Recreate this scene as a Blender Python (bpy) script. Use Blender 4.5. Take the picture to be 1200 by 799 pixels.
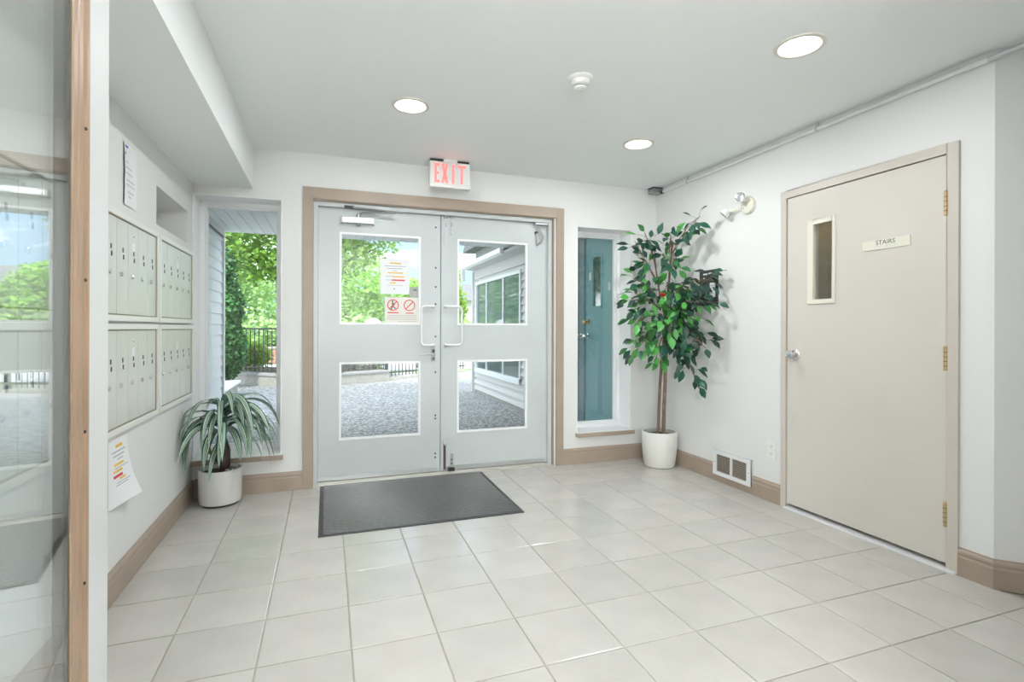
import bpy, bmesh, math, random
from mathutils import Vector, Matrix, noise as mnoise
R = math.radians
for o in list(bpy.data.objects): bpy.data.objects.remove(o)
scene = bpy.context.scene
COL = scene.collection

# ------------------------------------------------------------------ camera
cd = bpy.data.cameras.new('camera'); cam = bpy.data.objects.new('camera', cd); COL.objects.link(cam)
cd.sensor_width = 36.0; cd.lens = 611.83 / 1200 * 36.0
cd.shift_y = -14.7 / 1200
cd.clip_start = 0.02; cd.clip_end = 300
cam.location = (0, 0, 1.145)
cam.rotation_euler = (Matrix.Rotation(R(-19.48), 4, 'Z') @ Matrix.Rotation(R(90), 4, 'X') @ Matrix.Rotation(-0.003 * -1, 4, 'Z')).to_euler()
scene.camera = cam

# ------------------------------------------------------------------ world: pale blue sky with loose clouds
w = bpy.data.worlds.new('sky'); scene.world = w; w.use_nodes = True
nt = w.node_tree; nt.nodes.clear()
def N(t, **k):
    n = nt.nodes.new(t)
    for a, b in k.items(): setattr(n, a, b)
    return n
tc = N('ShaderNodeTexCoord'); sp = N('ShaderNodeSeparateXYZ'); nt.links.new(tc.outputs['Generated'], sp.inputs[0])
gr = N('ShaderNodeValToRGB'); nt.links.new(sp.outputs['Z'], gr.inputs[0])
gr.color_ramp.elements[0].position = 0.0; gr.color_ramp.elements[0].color = (.30, .425, .55, 1)
gr.color_ramp.elements[1].position = .55; gr.color_ramp.elements[1].color = (.22, .36, .56, 1)
mp = N('ShaderNodeMapping'); mp.inputs['Location'].default_value = (1.9, 9.4, 5.1); mp.inputs['Scale'].default_value = (2.2, 2.2, 5.5); nt.links.new(tc.outputs['Generated'], mp.inputs[0])
nz = N('ShaderNodeTexNoise'); nz.inputs['Scale'].default_value = 1.6; nz.inputs['Detail'].default_value = 7; nz.inputs['Roughness'].default_value = .55
nt.links.new(mp.outputs[0], nz.inputs['Vector'])
cr = N('ShaderNodeValToRGB'); cr.color_ramp.elements[0].position = .45; cr.color_ramp.elements[1].position = .76
nt.links.new(nz.outputs['Fac'], cr.inputs[0])
mx = N('ShaderNodeMixRGB'); mx.inputs[2].default_value = (4.2, 4.3, 4.4, 1)   # sunlit cloud is brighter than clear blue
nt.links.new(cr.outputs[0], mx.inputs[0]); nt.links.new(gr.outputs[0], mx.inputs[1])
bg = N('ShaderNodeBackground'); bg.inputs['Strength'].default_value = 1.62
nt.links.new(mx.outputs[0], bg.inputs[0])
wo = N('ShaderNodeOutputWorld'); nt.links.new(bg.outputs[0], wo.inputs[0])

# ------------------------------------------------------------------ sun (high, from behind the building, softened by haze)
sd = bpy.data.lights.new('sun', 'SUN'); sd.energy = 4.0; sd.angle = R(6); sd.color = (1, .95, .86)
sun = bpy.data.objects.new('sun', sd); COL.objects.link(sun)
sun.rotation_euler = (R(38), 0, R(-22))
DOWN_W, REAR_FILL_W = 6.0, 2.0     # flux of each ceiling downlight: entrance half, added unseen rear fill

FILL_E = 66.0    # radiance of the unseen globes added in the rear lobby
vs = scene.view_settings
vs.view_transform = 'Standard'; vs.look = 'None'; vs.gamma = 1.0; vs.exposure = 0.80; vs.use_curve_mapping = False

# ================================================================== materials
MATS = {}
def mat(name, col, rough=.5, metal=0, spec=.5, var=0, vscale=8, bump=0, bscale=40, emit=None, estr=0, rnd=0, detail=4, coat=0):
    if name in MATS: return MATS[name]
    m = bpy.data.materials.new(name); m.use_nodes = True; MATS[name] = m
    t = m.node_tree; b = t.nodes['Principled BSDF']
    c = (col[0], col[1], col[2], 1)
    b.inputs['Base Color'].default_value = c; b.inputs['Roughness'].default_value = rough
    b.inputs['Metallic'].default_value = metal; b.inputs['Specular IOR Level'].default_value = spec
    if coat: b.inputs['Coat Weight'].default_value = coat; b.inputs['Coat Roughness'].default_value = .15
    tcn = None
    if var or bump:
        tcn = t.nodes.new('ShaderNodeTexCoord')
    src = None
    if var:
        n = t.nodes.new('ShaderNodeTexNoise'); n.inputs['Scale'].default_value = vscale; n.inputs['Detail'].default_value = detail
        t.links.new(tcn.outputs['Object'], n.inputs['Vector'])
        rp = t.nodes.new('ShaderNodeValToRGB')
        rp.color_ramp.elements[0].position = .3; rp.color_ramp.elements[1].position = .7
        rp.color_ramp.elements[0].color = tuple(max(0, x * (1 - var)) for x in col) + (1,)
        rp.color_ramp.elements[1].color = tuple(min(1, x * (1 + var)) for x in col) + (1,)
        t.links.new(n.outputs['Fac'], rp.inputs[0]); src = rp.outputs[0]
    if rnd:
        oi = t.nodes.new('ShaderNodeObjectInfo')
        mr = t.nodes.new('ShaderNodeMapRange'); mr.inputs['To Min'].default_value = 1 - rnd; mr.inputs['To Max'].default_value = 1 + rnd * .6
        t.links.new(oi.outputs['Random'], mr.inputs['Value'])
        hs = t.nodes.new('ShaderNodeHueSaturation'); t.links.new(mr.outputs[0], hs.inputs['Value'])
        if src: t.links.new(src, hs.inputs['Color'])
        else: hs.inputs['Color'].default_value = c
        src = hs.outputs[0]
    if src: t.links.new(src, b.inputs['Base Color'])
    if bump:
        n2 = t.nodes.new('ShaderNodeTexNoise'); n2.inputs['Scale'].default_value = bscale; n2.inputs['Detail'].default_value = 5
        t.links.new(tcn.outputs['Object'], n2.inputs['Vector'])
        bp = t.nodes.new('ShaderNodeBump'); bp.inputs['Strength'].default_value = bump; bp.inputs['Distance'].default_value = .01
        t.links.new(n2.outputs['Fac'], bp.inputs['Height']); t.links.new(bp.outputs[0], b.inputs['Normal'])
    if emit:
        b.inputs['Emission Color'].default_value = emit + (1,); b.inputs['Emission Strength'].default_value = estr
    return m
def glass_mat(name, tint=(1, 1, 1), ior=1.5, rough=0.0):
    m = bpy.data.materials.new(name); m.use_nodes = True; t = m.node_tree; t.nodes.clear(); MATS[name] = m
    tr = t.nodes.new('ShaderNodeBsdfTransparent'); tr.inputs[0].default_value = tint + (1,)
    gl = t.nodes.new('ShaderNodeBsdfGlossy'); gl.inputs['Roughness'].default_value = rough; gl.inputs[0].default_value = (1, 1, 1, 1)
    fr = t.nodes.new('ShaderNodeFresnel'); fr.inputs['IOR'].default_value = ior
    mi = t.nodes.new('ShaderNodeMixShader'); o = t.nodes.new('ShaderNodeOutputMaterial')
    # fresnel of a thin sheet: the same from either side
    ge = t.nodes.new('ShaderNodeNewGeometry'); vm = t.nodes.new('ShaderNodeMapRange')
    vm.inputs['To Min'].default_value = ior; vm.inputs['To Max'].default_value = 1 / ior
    t.links.new(ge.outputs['Backfacing'], vm.inputs['Value']); t.links.new(vm.outputs[0], fr.inputs['IOR'])
    t.links.new(fr.outputs[0], mi.inputs[0]); t.links.new(tr.outputs[0], mi.inputs[1]); t.links.new(gl.outputs[0], mi.inputs[2])
    t.links.new(mi.outputs[0], o.inputs[0])
    return m
def leaf_mat(name, col, var=.35, vscale=2.0, trans=.45, rough=.5):
    m = bpy.data.materials.new(name); m.use_nodes = True; t = m.node_tree; t.nodes.clear(); MATS[name] = m
    tcn = t.nodes.new('ShaderNodeTexCoord'); n = t.nodes.new('ShaderNodeTexNoise'); n.inputs['Scale'].default_value = vscale; n.inputs['Detail'].default_value = 6
    t.links.new(tcn.outputs['Object'], n.inputs['Vector'])
    rp = t.nodes.new('ShaderNodeValToRGB'); rp.color_ramp.elements[0].position = .3; rp.color_ramp.elements[1].position = .7
    rp.color_ramp.elements[0].color = tuple(x * (1 - var) for x in col) + (1,); rp.color_ramp.elements[1].color = tuple(min(1, x * (1 + var)) for x in col) + (1,)
    t.links.new(n.outputs['Fac'], rp.inputs[0])
    d = t.nodes.new('ShaderNodeBsdfPrincipled'); d.inputs['Roughness'].default_value = rough; tl = t.nodes.new('ShaderNodeBsdfTranslucent')
    t.links.new(rp.outputs[0], d.inputs['Base Color']); t.links.new(rp.outputs[0], tl.inputs[0])
    mi = t.nodes.new('ShaderNodeMixShader'); mi.inputs[0].default_value = trans; o = t.nodes.new('ShaderNodeOutputMaterial')
    t.links.new(d.outputs[0], mi.inputs[1]); t.links.new(tl.outputs[0], mi.inputs[2]); t.links.new(mi.outputs[0], o.inputs[0])
    return m

M_wall = mat('wall_paint', (.81, .81, .795), .6, spec=.3, bump=.03, bscale=180)
M_ceil = mat('ceiling_paint', (.91, .935, .93), .7, spec=.2)
M_white = mat('white_paint', (.84, .85, .845), .4)
M_doorw = mat('door_white', (.58, .62, .62), .32, var=.03, vscale=3)
M_frame = mat('vinyl_white', (.91, .92, .92), .35)
M_tan = mat('tan_paint', (.39, .313, .247), .42, var=.06, vscale=6)
M_greige = mat('greige_door', (.68, .635, .575), .38, var=.03, vscale=2)
M_greigef = mat('greige_frame', (.63, .575, .51), .38)
M_tile = mat('floor_tile', (.56, .54, .50), .16, var=.05, vscale=5, bump=.17, bscale=22, rnd=.05, spec=.55)
M_grout = mat('grout', (.40, .36, .30), .85, var=.15, vscale=15)
M_mat = mat('mat_rubber', (.062, .060, .057), .30, spec=1.0, var=.25, vscale=30)
M_mate = mat('mat_edge', (.05, .05, .055), .5)
M_chrome = mat('chrome', (.75, .75, .76), .15, metal=1)
M_alu = mat('aluminium', (.62, .64, .65), .35, metal=.9)
M_steel = mat('dull_steel', (.38, .39, .40), .4, metal=.8)
M_dark = mat('dark_metal', (.03, .03, .032), .5)
M_black = mat('black_gap', (.006, .006, .006), .9)
M_brass = mat('brass', (.60, .44, .22), .35, metal=.8)
M_pulls = mat('pull_handle', (.80, .82, .82), .3)
M_box = mat('mailbox_panel', (.68, .70, .65), .32, var=.02, vscale=3)
M_boxd = mat('mailbox_dark', (.06, .06, .06), .5)
M_trimw = mat('mailbox_trim', (.84, .84, .81), .35)
M_paper = mat('paper', (.86, .87, .88), .7)
M_ink = mat('ink', (.12, .12, .13), .8)
M_inkg = mat('ink_grey', (.48, .48, .50), .8)
M_yel = mat('ink_yellow', (.85, .55, .12), .8)
M_red = mat('ink_red', (.70, .08, .10), .8)
M_blue = mat('ink_blue', (.06, .12, .55), .8)
M_plast = mat('plastic_white', (.85, .85, .82), .4)
M_cream = mat('plastic_cream', (.80, .77, .66), .45)
M_gravel = None
M_glass = glass_mat('window_glass', (.97, .985, .98))
M_glass2 = glass_mat('lobby_door_glass', (.965, .98, .975), 1.62)
M_bead = mat('bead_tan', (.40, .27, .18), .32, var=.10, vscale=5)
M_stile = mat('stile_white', (.74, .75, .75), .33)
M_potw = mat('pot_white', (.80, .79, .74), .35, var=.02, vscale=4)
M_potg = mat('pot_grey_white', (.74, .74, .70), .25, var=.02, vscale=3)
M_soil = mat('soil', (.055, .040, .030), .95, bump=.6, bscale=60, var=.4, vscale=50)
M_moss = mat('moss', (.10, .11, .04), .95, bump=.6, bscale=60, var=.4, vscale=50)
M_trunk = mat('bark_brown', (.23, .155, .11), .75, var=.25, vscale=25, bump=.4, bscale=50)
M_dtrunk = mat('dracaena_bark', (.045, .025, .020), .4, var=.3, vscale=25, bump=.3, bscale=40)
M_side = mat('siding_white', (.90, .91, .92), .5)
M_sideg = mat('siding_grey', (.70, .68, .66), .5)
M_sofw = mat('soffit_white', (.91, .915, .91), .5)
M_conc = mat('concrete', (.38, .365, .33), .85, var=.12, vscale=6, bump=.1, bscale=30)
M_iron = mat('iron_black', (.03, .033, .035), .5)
M_teal = mat('teal_door', (.22, .45, .49), .4, var=.04, vscale=3)
M_bark = mat('tree_bark', (.10, .075, .055), .9, var=.3, vscale=10)

# ================================================================== geometry helpers
ORG = {}
class MB:
    def __init__(s): s.v = []; s.f = []; s.mi = []; s.cur = 0
    def add(s, vs, fs):
        o = len(s.v); s.v += [tuple(v) for v in vs]; s.f += [tuple(i + o for i in f) for f in fs]; s.mi += [s.cur] * len(fs)
        return s
    def box(s, x0, x1, y0, y1, z0, z1):
        if x0 > x1: x0, x1 = x1, x0
        if y0 > y1: y0, y1 = y1, y0
        if z0 > z1: z0, z1 = z1, z0
        return s.add([(x0, y0, z0), (x1, y0, z0), (x1, y1, z0), (x0, y1, z0), (x0, y0, z1), (x1, y0, z1), (x1, y1, z1), (x0, y1, z1)],
              [(0, 3, 2, 1), (4, 5, 6, 7), (0, 1, 5, 4), (1, 2, 6, 5), (2, 3, 7, 6), (3, 0, 4, 7)])
    def prism(s, poly, d, cap=True):      # poly: closed loop of 3D points, extruded by vector d
        n = len(poly); d = Vector(d)
        vs = [Vector(p) for p in poly] + [Vector(p) + d for p in poly]
        fs = [(i, (i + 1) % n, n + (i + 1) % n, n + i) for i in range(n)]
        if cap: fs += [tuple(range(n - 1, -1, -1)), tuple(range(n, 2 * n))]
        return s.add(vs, fs)
    def tube(s, pts, r, n=8, cap=True):
        pts = [Vector(p) for p in pts]; k = len(pts)
        rs = r if isinstance(r, (list, tuple)) else [r] * k
        vs = []; fs = []; up = None
        for i, p in enumerate(pts):
            t = (pts[min(i + 1, k - 1)] - pts[max(i - 1, 0)])
            t = t.normalized() if t.length > 1e-9 else Vector((0, 0, 1))
            if up is None: up = Vector((0, 0, 1)) if abs(t.z) < .9 else Vector((1, 0, 0))
            a = t.cross(up).normalized(); b = a.cross(t).normalized(); up = b
            for j in range(n):
                q = 2 * math.pi * j / n
                vs.append(p + (a * math.cos(q) + b * math.sin(q)) * rs[i])
        for i in range(k - 1):
            for j in range(n):
                fs.append((i * n + j, i * n + (j + 1) % n, (i + 1) * n + (j + 1) % n, (i + 1) * n + j))
        if cap: fs += [tuple(range(n - 1, -1, -1)), tuple(range((k - 1) * n, k * n))]
        return s.add(vs, fs)
    def lathe(s, prof, c, axis='Z', n=32, close=False):   # prof: [(r, h)], h along axis from c
        c = Vector(c); vs = []; fs = []
        if axis == 'Z': e1, e2, e3 = Vector((1, 0, 0)), Vector((0, 1, 0)), Vector((0, 0, 1))
        elif axis == 'X': e1, e2, e3 = Vector((0, 1, 0)), Vector((0, 0, 1)), Vector((1, 0, 0))
        elif axis == 'Y': e1, e2, e3 = Vector((0, 0, 1)), Vector((1, 0, 0)), Vector((0, 1, 0))
        else:
            e3 = Vector(axis).normalized(); e1 = e3.orthogonal().normalized(); e2 = e3.cross(e1)
        for r, h in prof:
            for j in range(n):
                q = 2 * math.pi * j / n
                vs.append(c + e3 * h + (e1 * math.cos(q) + e2 * math.sin(q)) * max(r, 1e-5))
        for i in range(len(prof) - 1):
            for j in range(n):
                fs.append((i * n + j, i * n + (j + 1) % n, (i + 1) * n + (j + 1) % n, (i + 1) * n + j))
        if close:
            fs += [tuple(range(n - 1, -1, -1)), tuple(range((len(prof) - 1) * n, len(prof) * n))]
        return s.add(vs, fs)
    def build(s, name, m, parent=None, smooth=False, bevel=0, label=None, kind=None, fixn=True):
        me = bpy.data.meshes.new(name)
        o0 = ORG.get(parent.name, Vector((0, 0, 0))) if parent else Vector((0, 0, 0))
        me.from_pydata([(v[0] - o0[0], v[1] - o0[1], v[2] - o0[2]) for v in s.v], [], s.f)
        for mm in (m if isinstance(m, (list, tuple)) else [m]): me.materials.append(mm)
        if isinstance(m, (list, tuple)): me.polygons.foreach_set('material_index', s.mi)
        if fixn:
            bm = bmesh.new(); bm.from_mesh(me); bmesh.ops.recalc_face_normals(bm, faces=bm.faces)
            if bevel: 
                bmesh.ops.remove_doubles(bm, verts=bm.verts, dist=1e-6)
                ed = [e for e in bm.edges if len(e.link_faces) == 2 and e.calc_face_angle(0) > .6]
                bmesh.ops.bevel(bm, geom=ed, offset=bevel, segments=2, profile=.6, affect='EDGES', clamp_overlap=True)
            bm.to_mesh(me); bm.free()
        if smooth:
            me.polygons.foreach_set('use_smooth', [True] * len(me.polygons))
            try: me.set_sharp_from_angle(angle=R(40))
            except Exception: pass
        o = bpy.data.objects.new(name, me); COL.objects.link(o)
        if parent: o.parent = parent; ORG[o.name] = o0
        if label: o['label'] = label
        if kind: o['kind'] = kind
        return o
def thing(name, label, cat, loc=(0, 0, 0), group=None, kind=None, rz=0):
    o = bpy.data.objects.new(name, None); COL.objects.link(o); o.location = loc; o.rotation_euler = (0, 0, rz)
    o.empty_display_size = .1
    ORG[o.name] = Vector(loc) if not rz else Vector((0, 0, 0))
    o['label'] = label; o['category'] = cat
    if group: o['group'] = group
    if kind: o['kind'] = kind
    return o
def tag(o, label, cat, group=None, kind=None):
    o['label'] = label; o['category'] = cat
    if group: o['group'] = group
    if kind: o['kind'] = kind
    return o
def struct(name, mb, m, label, cat, **k):
    return tag(mb.build(name, m, **k), label, cat, kind='structure')
def place(src, name_parent, loc=None, mtx=None):
    c = src.copy(); COL.objects.link(c); c.parent = name_parent
    if mtx is not None: c.matrix_local = mtx
    elif loc is not None: c.location = loc
    return c
def copy_tree(o, parent=None, loc=None):
    c = o.copy(); COL.objects.link(c); c.parent = parent
    if loc is not None: c.location = loc
    for ch in list(o.children): copy_tree(ch, c)
    return c
def text_mesh(txt, size, name, m, parent, mtx, label=None, ext=.0006, sx=1.0):
    cu = bpy.data.curves.new(name, 'FONT'); cu.body = txt; cu.size = size; cu.extrude = ext; cu.align_x = 'CENTER'; cu.align_y = 'CENTER'; cu.resolution_u = 3
    to = bpy.data.objects.new(name + '_src', cu); COL.objects.link(to)
    dg = bpy.context.evaluated_depsgraph_get()
    me = bpy.data.meshes.new_from_object(to.evaluated_get(dg)); bpy.data.objects.remove(to)
    o0 = ORG.get(parent.name, Vector((0, 0, 0)))
    me.transform(Matrix.Translation(-o0) @ mtx @ Matrix.Scale(sx, 4, (1, 0, 0)))
    me.materials.clear(); me.materials.append(m)
    o = bpy.data.objects.new(name, me); COL.objects.link(o); o.parent = parent; ORG[o.name] = o0
    if label: o['label'] = label
    return o

# ================================================================== room dimensions (metres; camera stands at the origin)
YB, XR, XL, ZC = 4.0, 2.79, -.85, 2.39
XSO, ZSO = -.485, 2.105           # bulkhead over the mailboxes
YE = 4.24                         # outer face of the entrance wall
YCO = 1.47                        # right wall ends here, then turns by 45 degrees
YBACK, XFAR = -3.2, 4.3
TW, TX0, TY0 = .3093, .0844, 1.9449

# ---------------------------------------------------------------- floor and tiles
fl = MB().box(XL - .05, XFAR + .1, YBACK - .1, YB + .1, -.06, -.004)
floor = struct('floor', fl, M_grout, 'pale beige ceramic tiled lobby floor with narrow grout lines', 'floor')
g = .0022
def tile_mesh(x0, x1, y0, y1):
    m = MB(); b = .003; z1 = .0; z0 = -.0045; zl = -.0015
    m.add([(x0, y0, z0), (x1, y0, z0), (x1, y1, z0), (x0, y1, z0), (x0, y0, zl), (x1, y0, zl), (x1, y1, zl), (x0, y1, zl),
           (x0 + b, y0 + b, z1), (x1 - b, y0 + b, z1), (x1 - b, y1 - b, z1), (x0 + b, y1 - b, z1)],
          [(8, 9, 10, 11), (4, 5, 9, 8), (5, 6, 10, 9), (6, 7, 11, 10), (7, 4, 8, 11), (0, 1, 5, 4), (1, 2, 6, 5), (2, 3, 7, 6), (3, 0, 4, 7)])
    return m
rnd = random.Random(3)
full = None; rest = MB()
for j in range(-17, 8):
    for i in range(-4, 15):
        x0, x1 = TX0 + i * TW + g, TX0 + (i + 1) * TW - g
        y0, y1 = TY0 + j * TW + g, TY0 + (j + 1) * TW - g
        cut = False
        if x0 < XL: x0 = XL; cut = True
        if y1 > YB: y1 = YB; cut = True
        if y1 > YCO and x1 > XR: x1 = min(x1, XR) ; cut = True
        if x1 - x0 < .01 or y1 - y0 < .01 or x1 > XFAR + .2: continue
        if x0 > XR and (x0 - XR) + (y0 - YCO) > .3: continue
        if y1 < .55 or (x0 > 3.3):
            rest.add(*[(t.v, t.f) for t in [tile_mesh(x0, x1, y0, y1)]][0]); continue
        if cut:
            tile_mesh(x0, x1, y0, y1).build('tile', M_tile, floor)
        else:
            if full is None: full = tile_mesh(-TW / 2 + g, TW / 2 - g, -TW / 2 + g, TW / 2 - g).build('tile', M_tile, floor); t = full
            else: t = place(full, floor)
            t.location = ((x0 + x1) / 2, (y0 + y1) / 2, 0)
rest.build('tile_field', M_tile, floor, kind='stuff')

# ---------------------------------------------------------------- ceiling with round cut-outs
LIGHTS = [(.435, 2.942), (1.971, 3.033), (1.952, 1.742), (.43, 1.70), (1.95, -.2), (1.95, -1.5), (3.3, -.8)]  # last three are unseen, added to light the room from behind
CAN = .088
def ceiling():
    bm = bmesh.new(); edges = []
    def loop(pts):
        vs = [bm.verts.new(p) for p in pts]
        for a, b in zip(vs, vs[1:] + vs[:1]): edges.append(bm.edges.new((a, b)))
    loop([(XL - .3, YBACK - .1, ZC), (XFAR + .1, YBACK - .1, ZC), (XFAR + .1, YB + .1, ZC), (XL - .3, YB + .1, ZC)])
    for (x, y) in LIGHTS:
        loop([(x + CAN * math.cos(2 * math.pi * k / 40), y + CAN * math.sin(2 * math.pi * k / 40), ZC) for k in range(40)])
    bmesh.ops.triangle_fill(bm, edges=edges, use_beauty=True, use_dissolve=False)
    for f in bm.faces:
        if f.normal.z > 0: f.normal_flip()
    me = bpy.data.meshes.new('ceiling'); bm.to_mesh(me); bm.free(); me.materials.append(M_ceil)
    o = bpy.data.objects.new('ceiling', me); COL.objects.link(o)
    return tag(o, 'flat white painted lobby ceiling', 'ceiling', kind='structure')
ceiling()
struct('ceiling_slab', MB().box(XL - .4, XFAR + .2, YBACK - .2, YE, ZC + .16, ZC + .22), M_ceil, 'solid slab above the lobby ceiling', 'ceiling')
struct('ceiling_bulkhead', MB().box(XL - .02, XSO, YBACK, YB + .05, ZSO, ZC + .05), M_ceil, 'white boxed bulkhead above the mailboxes', 'bulkhead')

# ---------------------------------------------------------------- walls
CZL, CZR, CZT = -.165, 1.87, 2.15       # tan casing, outer edges
DOL, DOR, DOT = -.105, 1.79, 2.072      # doorway
W1 = (-.85, -.303, .262, 2.046)         # left side window opening
W2 = (2.0, 2.532, .262, 2.016)          # right side window opening
wb = MB()
wb.box(XL - .5, W1[0], YB, YE, -.06, ZC + .2)
wb.box(W1[0], W1[1], YB, YE, -.06, W1[2]); wb.box(W1[0], W1[1], YB, YE, W1[3], ZC + .2)
wb.box(W1[1], DOL, YB, YE, -.06, ZC + .2)
wb.box(DOL, DOR, YB, YE, DOT, ZC + .2)
wb.box(DOR, W2[0], YB, YE, -.06, ZC + .2)
wb.box(W2[0], W2[1], YB, YE, -.06, W2[2]); wb.box(W2[0], W2[1], YB, YE, W2[3], ZC + .2)
wb.box(W2[1], XR + 1.8, YB, YE, -.06, ZC + .2)
struct('wall_back', wb, M_wall, 'light warm grey entrance wall with the glazed double door', 'wall')
# left wall with the shallow niche
NI = (3.215, 3.872, 1.688, 1.893)
wl = MB(); xo = XL - .32
wl.box(xo, XL, YBACK, NI[0], -.06, ZC + .1); wl.box(xo, XL, NI[1], YB, -.06, ZC + .1)
wl.box(xo, XL, NI[0], NI[1], -.06, NI[2]); wl.box(xo, XL, NI[0], NI[1], NI[3], ZC + .1)
wl.box(xo, XL - .26, NI[0], NI[1], NI[2], NI[3])
struct('wall_left', wl, M_wall, 'pale grey side wall holding the mailboxes, with an open niche', 'wall')
# right wall with the stair door opening
SDL, SDR, SDT = 2.572, 1.657, 1.979      # leaf edges (Y, Y, top)
SO0, SO1, SOT = SDR - .012, SDL + .012, SDT + .012
wr = MB()
wr.box(XR, XR + .12, SO1, YB, -.06, ZC + .1); wr.box(XR, XR + .12, SO0, SO1, SOT, ZC + .1)
wr.prism([(XR, YCO, -.06), (XR, SO0, -.06), (XR + .12, SO0, -.06), (XR + .12, YCO + .05, -.06)], (0, 0, ZC + .16))
struct('wall_right', wr, M_wall, 'pale grey wall with the flush stair door', 'wall')
ch = 1.35
wa = MB().prism([(XR, YCO, -.06), (XR + ch, YCO - ch, -.06), (XR + ch + .09, YCO - ch + .09, -.06), (XR + .12, YCO + .05, -.06)], (0, 0, ZC + .16))
struct('wall_angled', wa, M_wall, 'pale grey wall turning away beside the stair door', 'wall')
struct('wall_far_right', MB().box(XFAR - .16, XFAR, YBACK, YCO - ch + .1, -.06, ZC + .1), M_wall, 'pale grey lobby wall behind the angled corner', 'wall')
struct('wall_rear', MB().box(XL - .3, XFAR, YBACK - .12, YBACK, -.06, ZC + .1), M_wall, 'pale grey lobby wall opposite the entrance', 'wall')
struct('wall_front', MB().box(XL, -.40, .345, .455, 0, ZC), M_wall, 'short wall stub carrying the open glazed door', 'wall')

struct('wall_light_blocker', MB().box(1.28, XFAR - .16, .345, .455, 0, ZC), M_wall, 'added unseen wall blocking rear light from the angled wall', 'wall')  # added out of view to keep the rear globes' light off the angled wall
# ---------------------------------------------------------------- baseboards (profiled)
BBH = .13
def bb_profile(t=.016):   # (depth from wall, z)
    return [(0, 0), (t, 0), (t, .088), (t * .86, .092), (t * .80, .100), (t * .95, .106), (t * .8, .116), (t * .35, .124), (t * .28, BBH), (0, BBH)]
def baseboard(name, a, b, nrm, label):
    a, b, n = Vector((a[0], a[1], 0)), Vector((b[0], b[1], 0)), Vector((nrm[0], nrm[1], 0))
    poly = [a + n * d + Vector((0, 0, z + .0005)) for d, z in bb_profile()]
    return struct(name, MB().prism(poly, b - a), M_tan, label, 'baseboard')
baseboard('baseboard_left', (XL, .46), (XL, YB), (1, 0), 'tan moulded baseboard below the mailboxes')
baseboard('baseboard_back_left', (XL + .016, YB), (CZL + .012, YB), (0, -1), 'tan moulded baseboard behind the striped plant')
baseboard('baseboard_back_right', (CZR - .03, YB), (XR, YB), (0, -1), 'tan moulded baseboard under the right side window')
baseboard('baseboard_right', (XR, YB - .016), (XR, 2.615), (-1, 0), 'tan moulded baseboard between corner and stair door')
baseboard('baseboard_right_end', (XR, 1.603), (XR, YCO - .0066), (-1, 0), 'short tan baseboard piece right of the stair door')
baseboard('baseboard_angled', (XR - .0047, YCO + .0047), (XR + ch, YCO - ch), (-.707, -.707), 'tan baseboard on the angled wall')

# ---------------------------------------------------------------- entrance casing and frame
def u_frame(mb, x0, x1, zt, wv, wt, y0, y1, z0=0):
    mb.box(x0, x0 + wv, y0, y1, z0, zt); mb.box(x1 - wv, x1, y0, y1, z0, zt); mb.box(x0 + wv, x1 - wv, y0, y1, zt - wt, zt)
c = MB(); u_frame(c, CZL, CZR, CZT, .068, .082, YB - .018, YB + .0)
u_frame(c, DOL - .002, DOR + .002, DOT + .002, .012, .012, YB, YB + .05)
trim1 = struct('trim_1', c, M_tan, 'wide tan casing around the entrance double door', 'door casing', bevel=.0015)
f = MB(); YL = 4.075
LX0, LXM, LX1 = -.064, .843, 1.750
u_frame(f, DOL + .01, DOR - .01, DOT - .01, .030, .030, YB + .03, YB + .15)
u_frame(f, DOL + .012, DOR - .012, DOT - .012, .050, .040, YL + .047, YB + .2)
fr = struct('trim_2', f, M_doorw, 'white steel frame around the entrance double door', 'door frame', bevel=.001)
th = MB().box(DOL, DOR, YB - .0, YE + .05, -.02, .008); th.box(DOL + .01, DOR - .01, YL - .02, YL + .06, .008, .014)
struct('trim_3', th, mat('threshold', (.62, .60, .55), .4, metal=.3), 'flat metal threshold below the entrance double door', 'threshold')

# ---------------------------------------------------------------- entrance door leaves
LT, LB, THK = 2.030, .018, .044
PZ = (.316, .886, 1.174, 1.853)         # lower pane bottom/top, upper pane bottom/top
def leaf(name, x0, x1, px0, px1, label):
    t = thing(name, label, 'door', ((x0 + x1) / 2, YL, 0), kind='structure')
    y0, y1 = YL, YL + THK
    b = MB()
    b.box(x0, px0, y0, y1, LB, LT); b.box(px1, x1, y0, y1, LB, LT)
    b.box(px0, px1, y0, y1, LB, PZ[0]); b.box(px0, px1, y0, y1, PZ[1], PZ[2]); b.box(px0, px1, y0, y1, PZ[3], LT)
    bo = b.build('leaf', M_doorw, t)
    for za, zb in ((PZ[0], PZ[1]), (PZ[2], PZ[3])):
        m = MB(); e = .012
        for yy0, yy1 in ((y0 - .004, y0 + .014),):
            m.box(px0 - .004, px0 + e, yy0, yy1, za - .004, zb + .004); m.box(px1 - e, px1 + .004, yy0, yy1, za - .004, zb + .004)
            m.box(px0 + e, px1 - e, yy0, yy1, za - .004, za + e); m.box(px0 + e, px1 - e, yy0, yy1, zb - e, zb + .004)
        m.build('glazing_bead', M_frame, t, bevel=.001)
        MB().box(px0 + .002, px1 - .002, YL + .019, YL + .025, za + .002, zb - .002).build('pane', M_glass, t)
    MB().box(x0 + .02, x1 - .02, y0 - .004, y0, LB + .002, LB + .035).build('door_sweep', M_alu, t)
    return t
d1 = leaf('door_1', LX0, LXM - .003, .087, .681, 'left leaf of the white glazed entrance door, with notices on its glass')
d2 = leaf('door_2', LXM + .003, LX1, .980, 1.572, 'right leaf of the white glazed entrance door')
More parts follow.
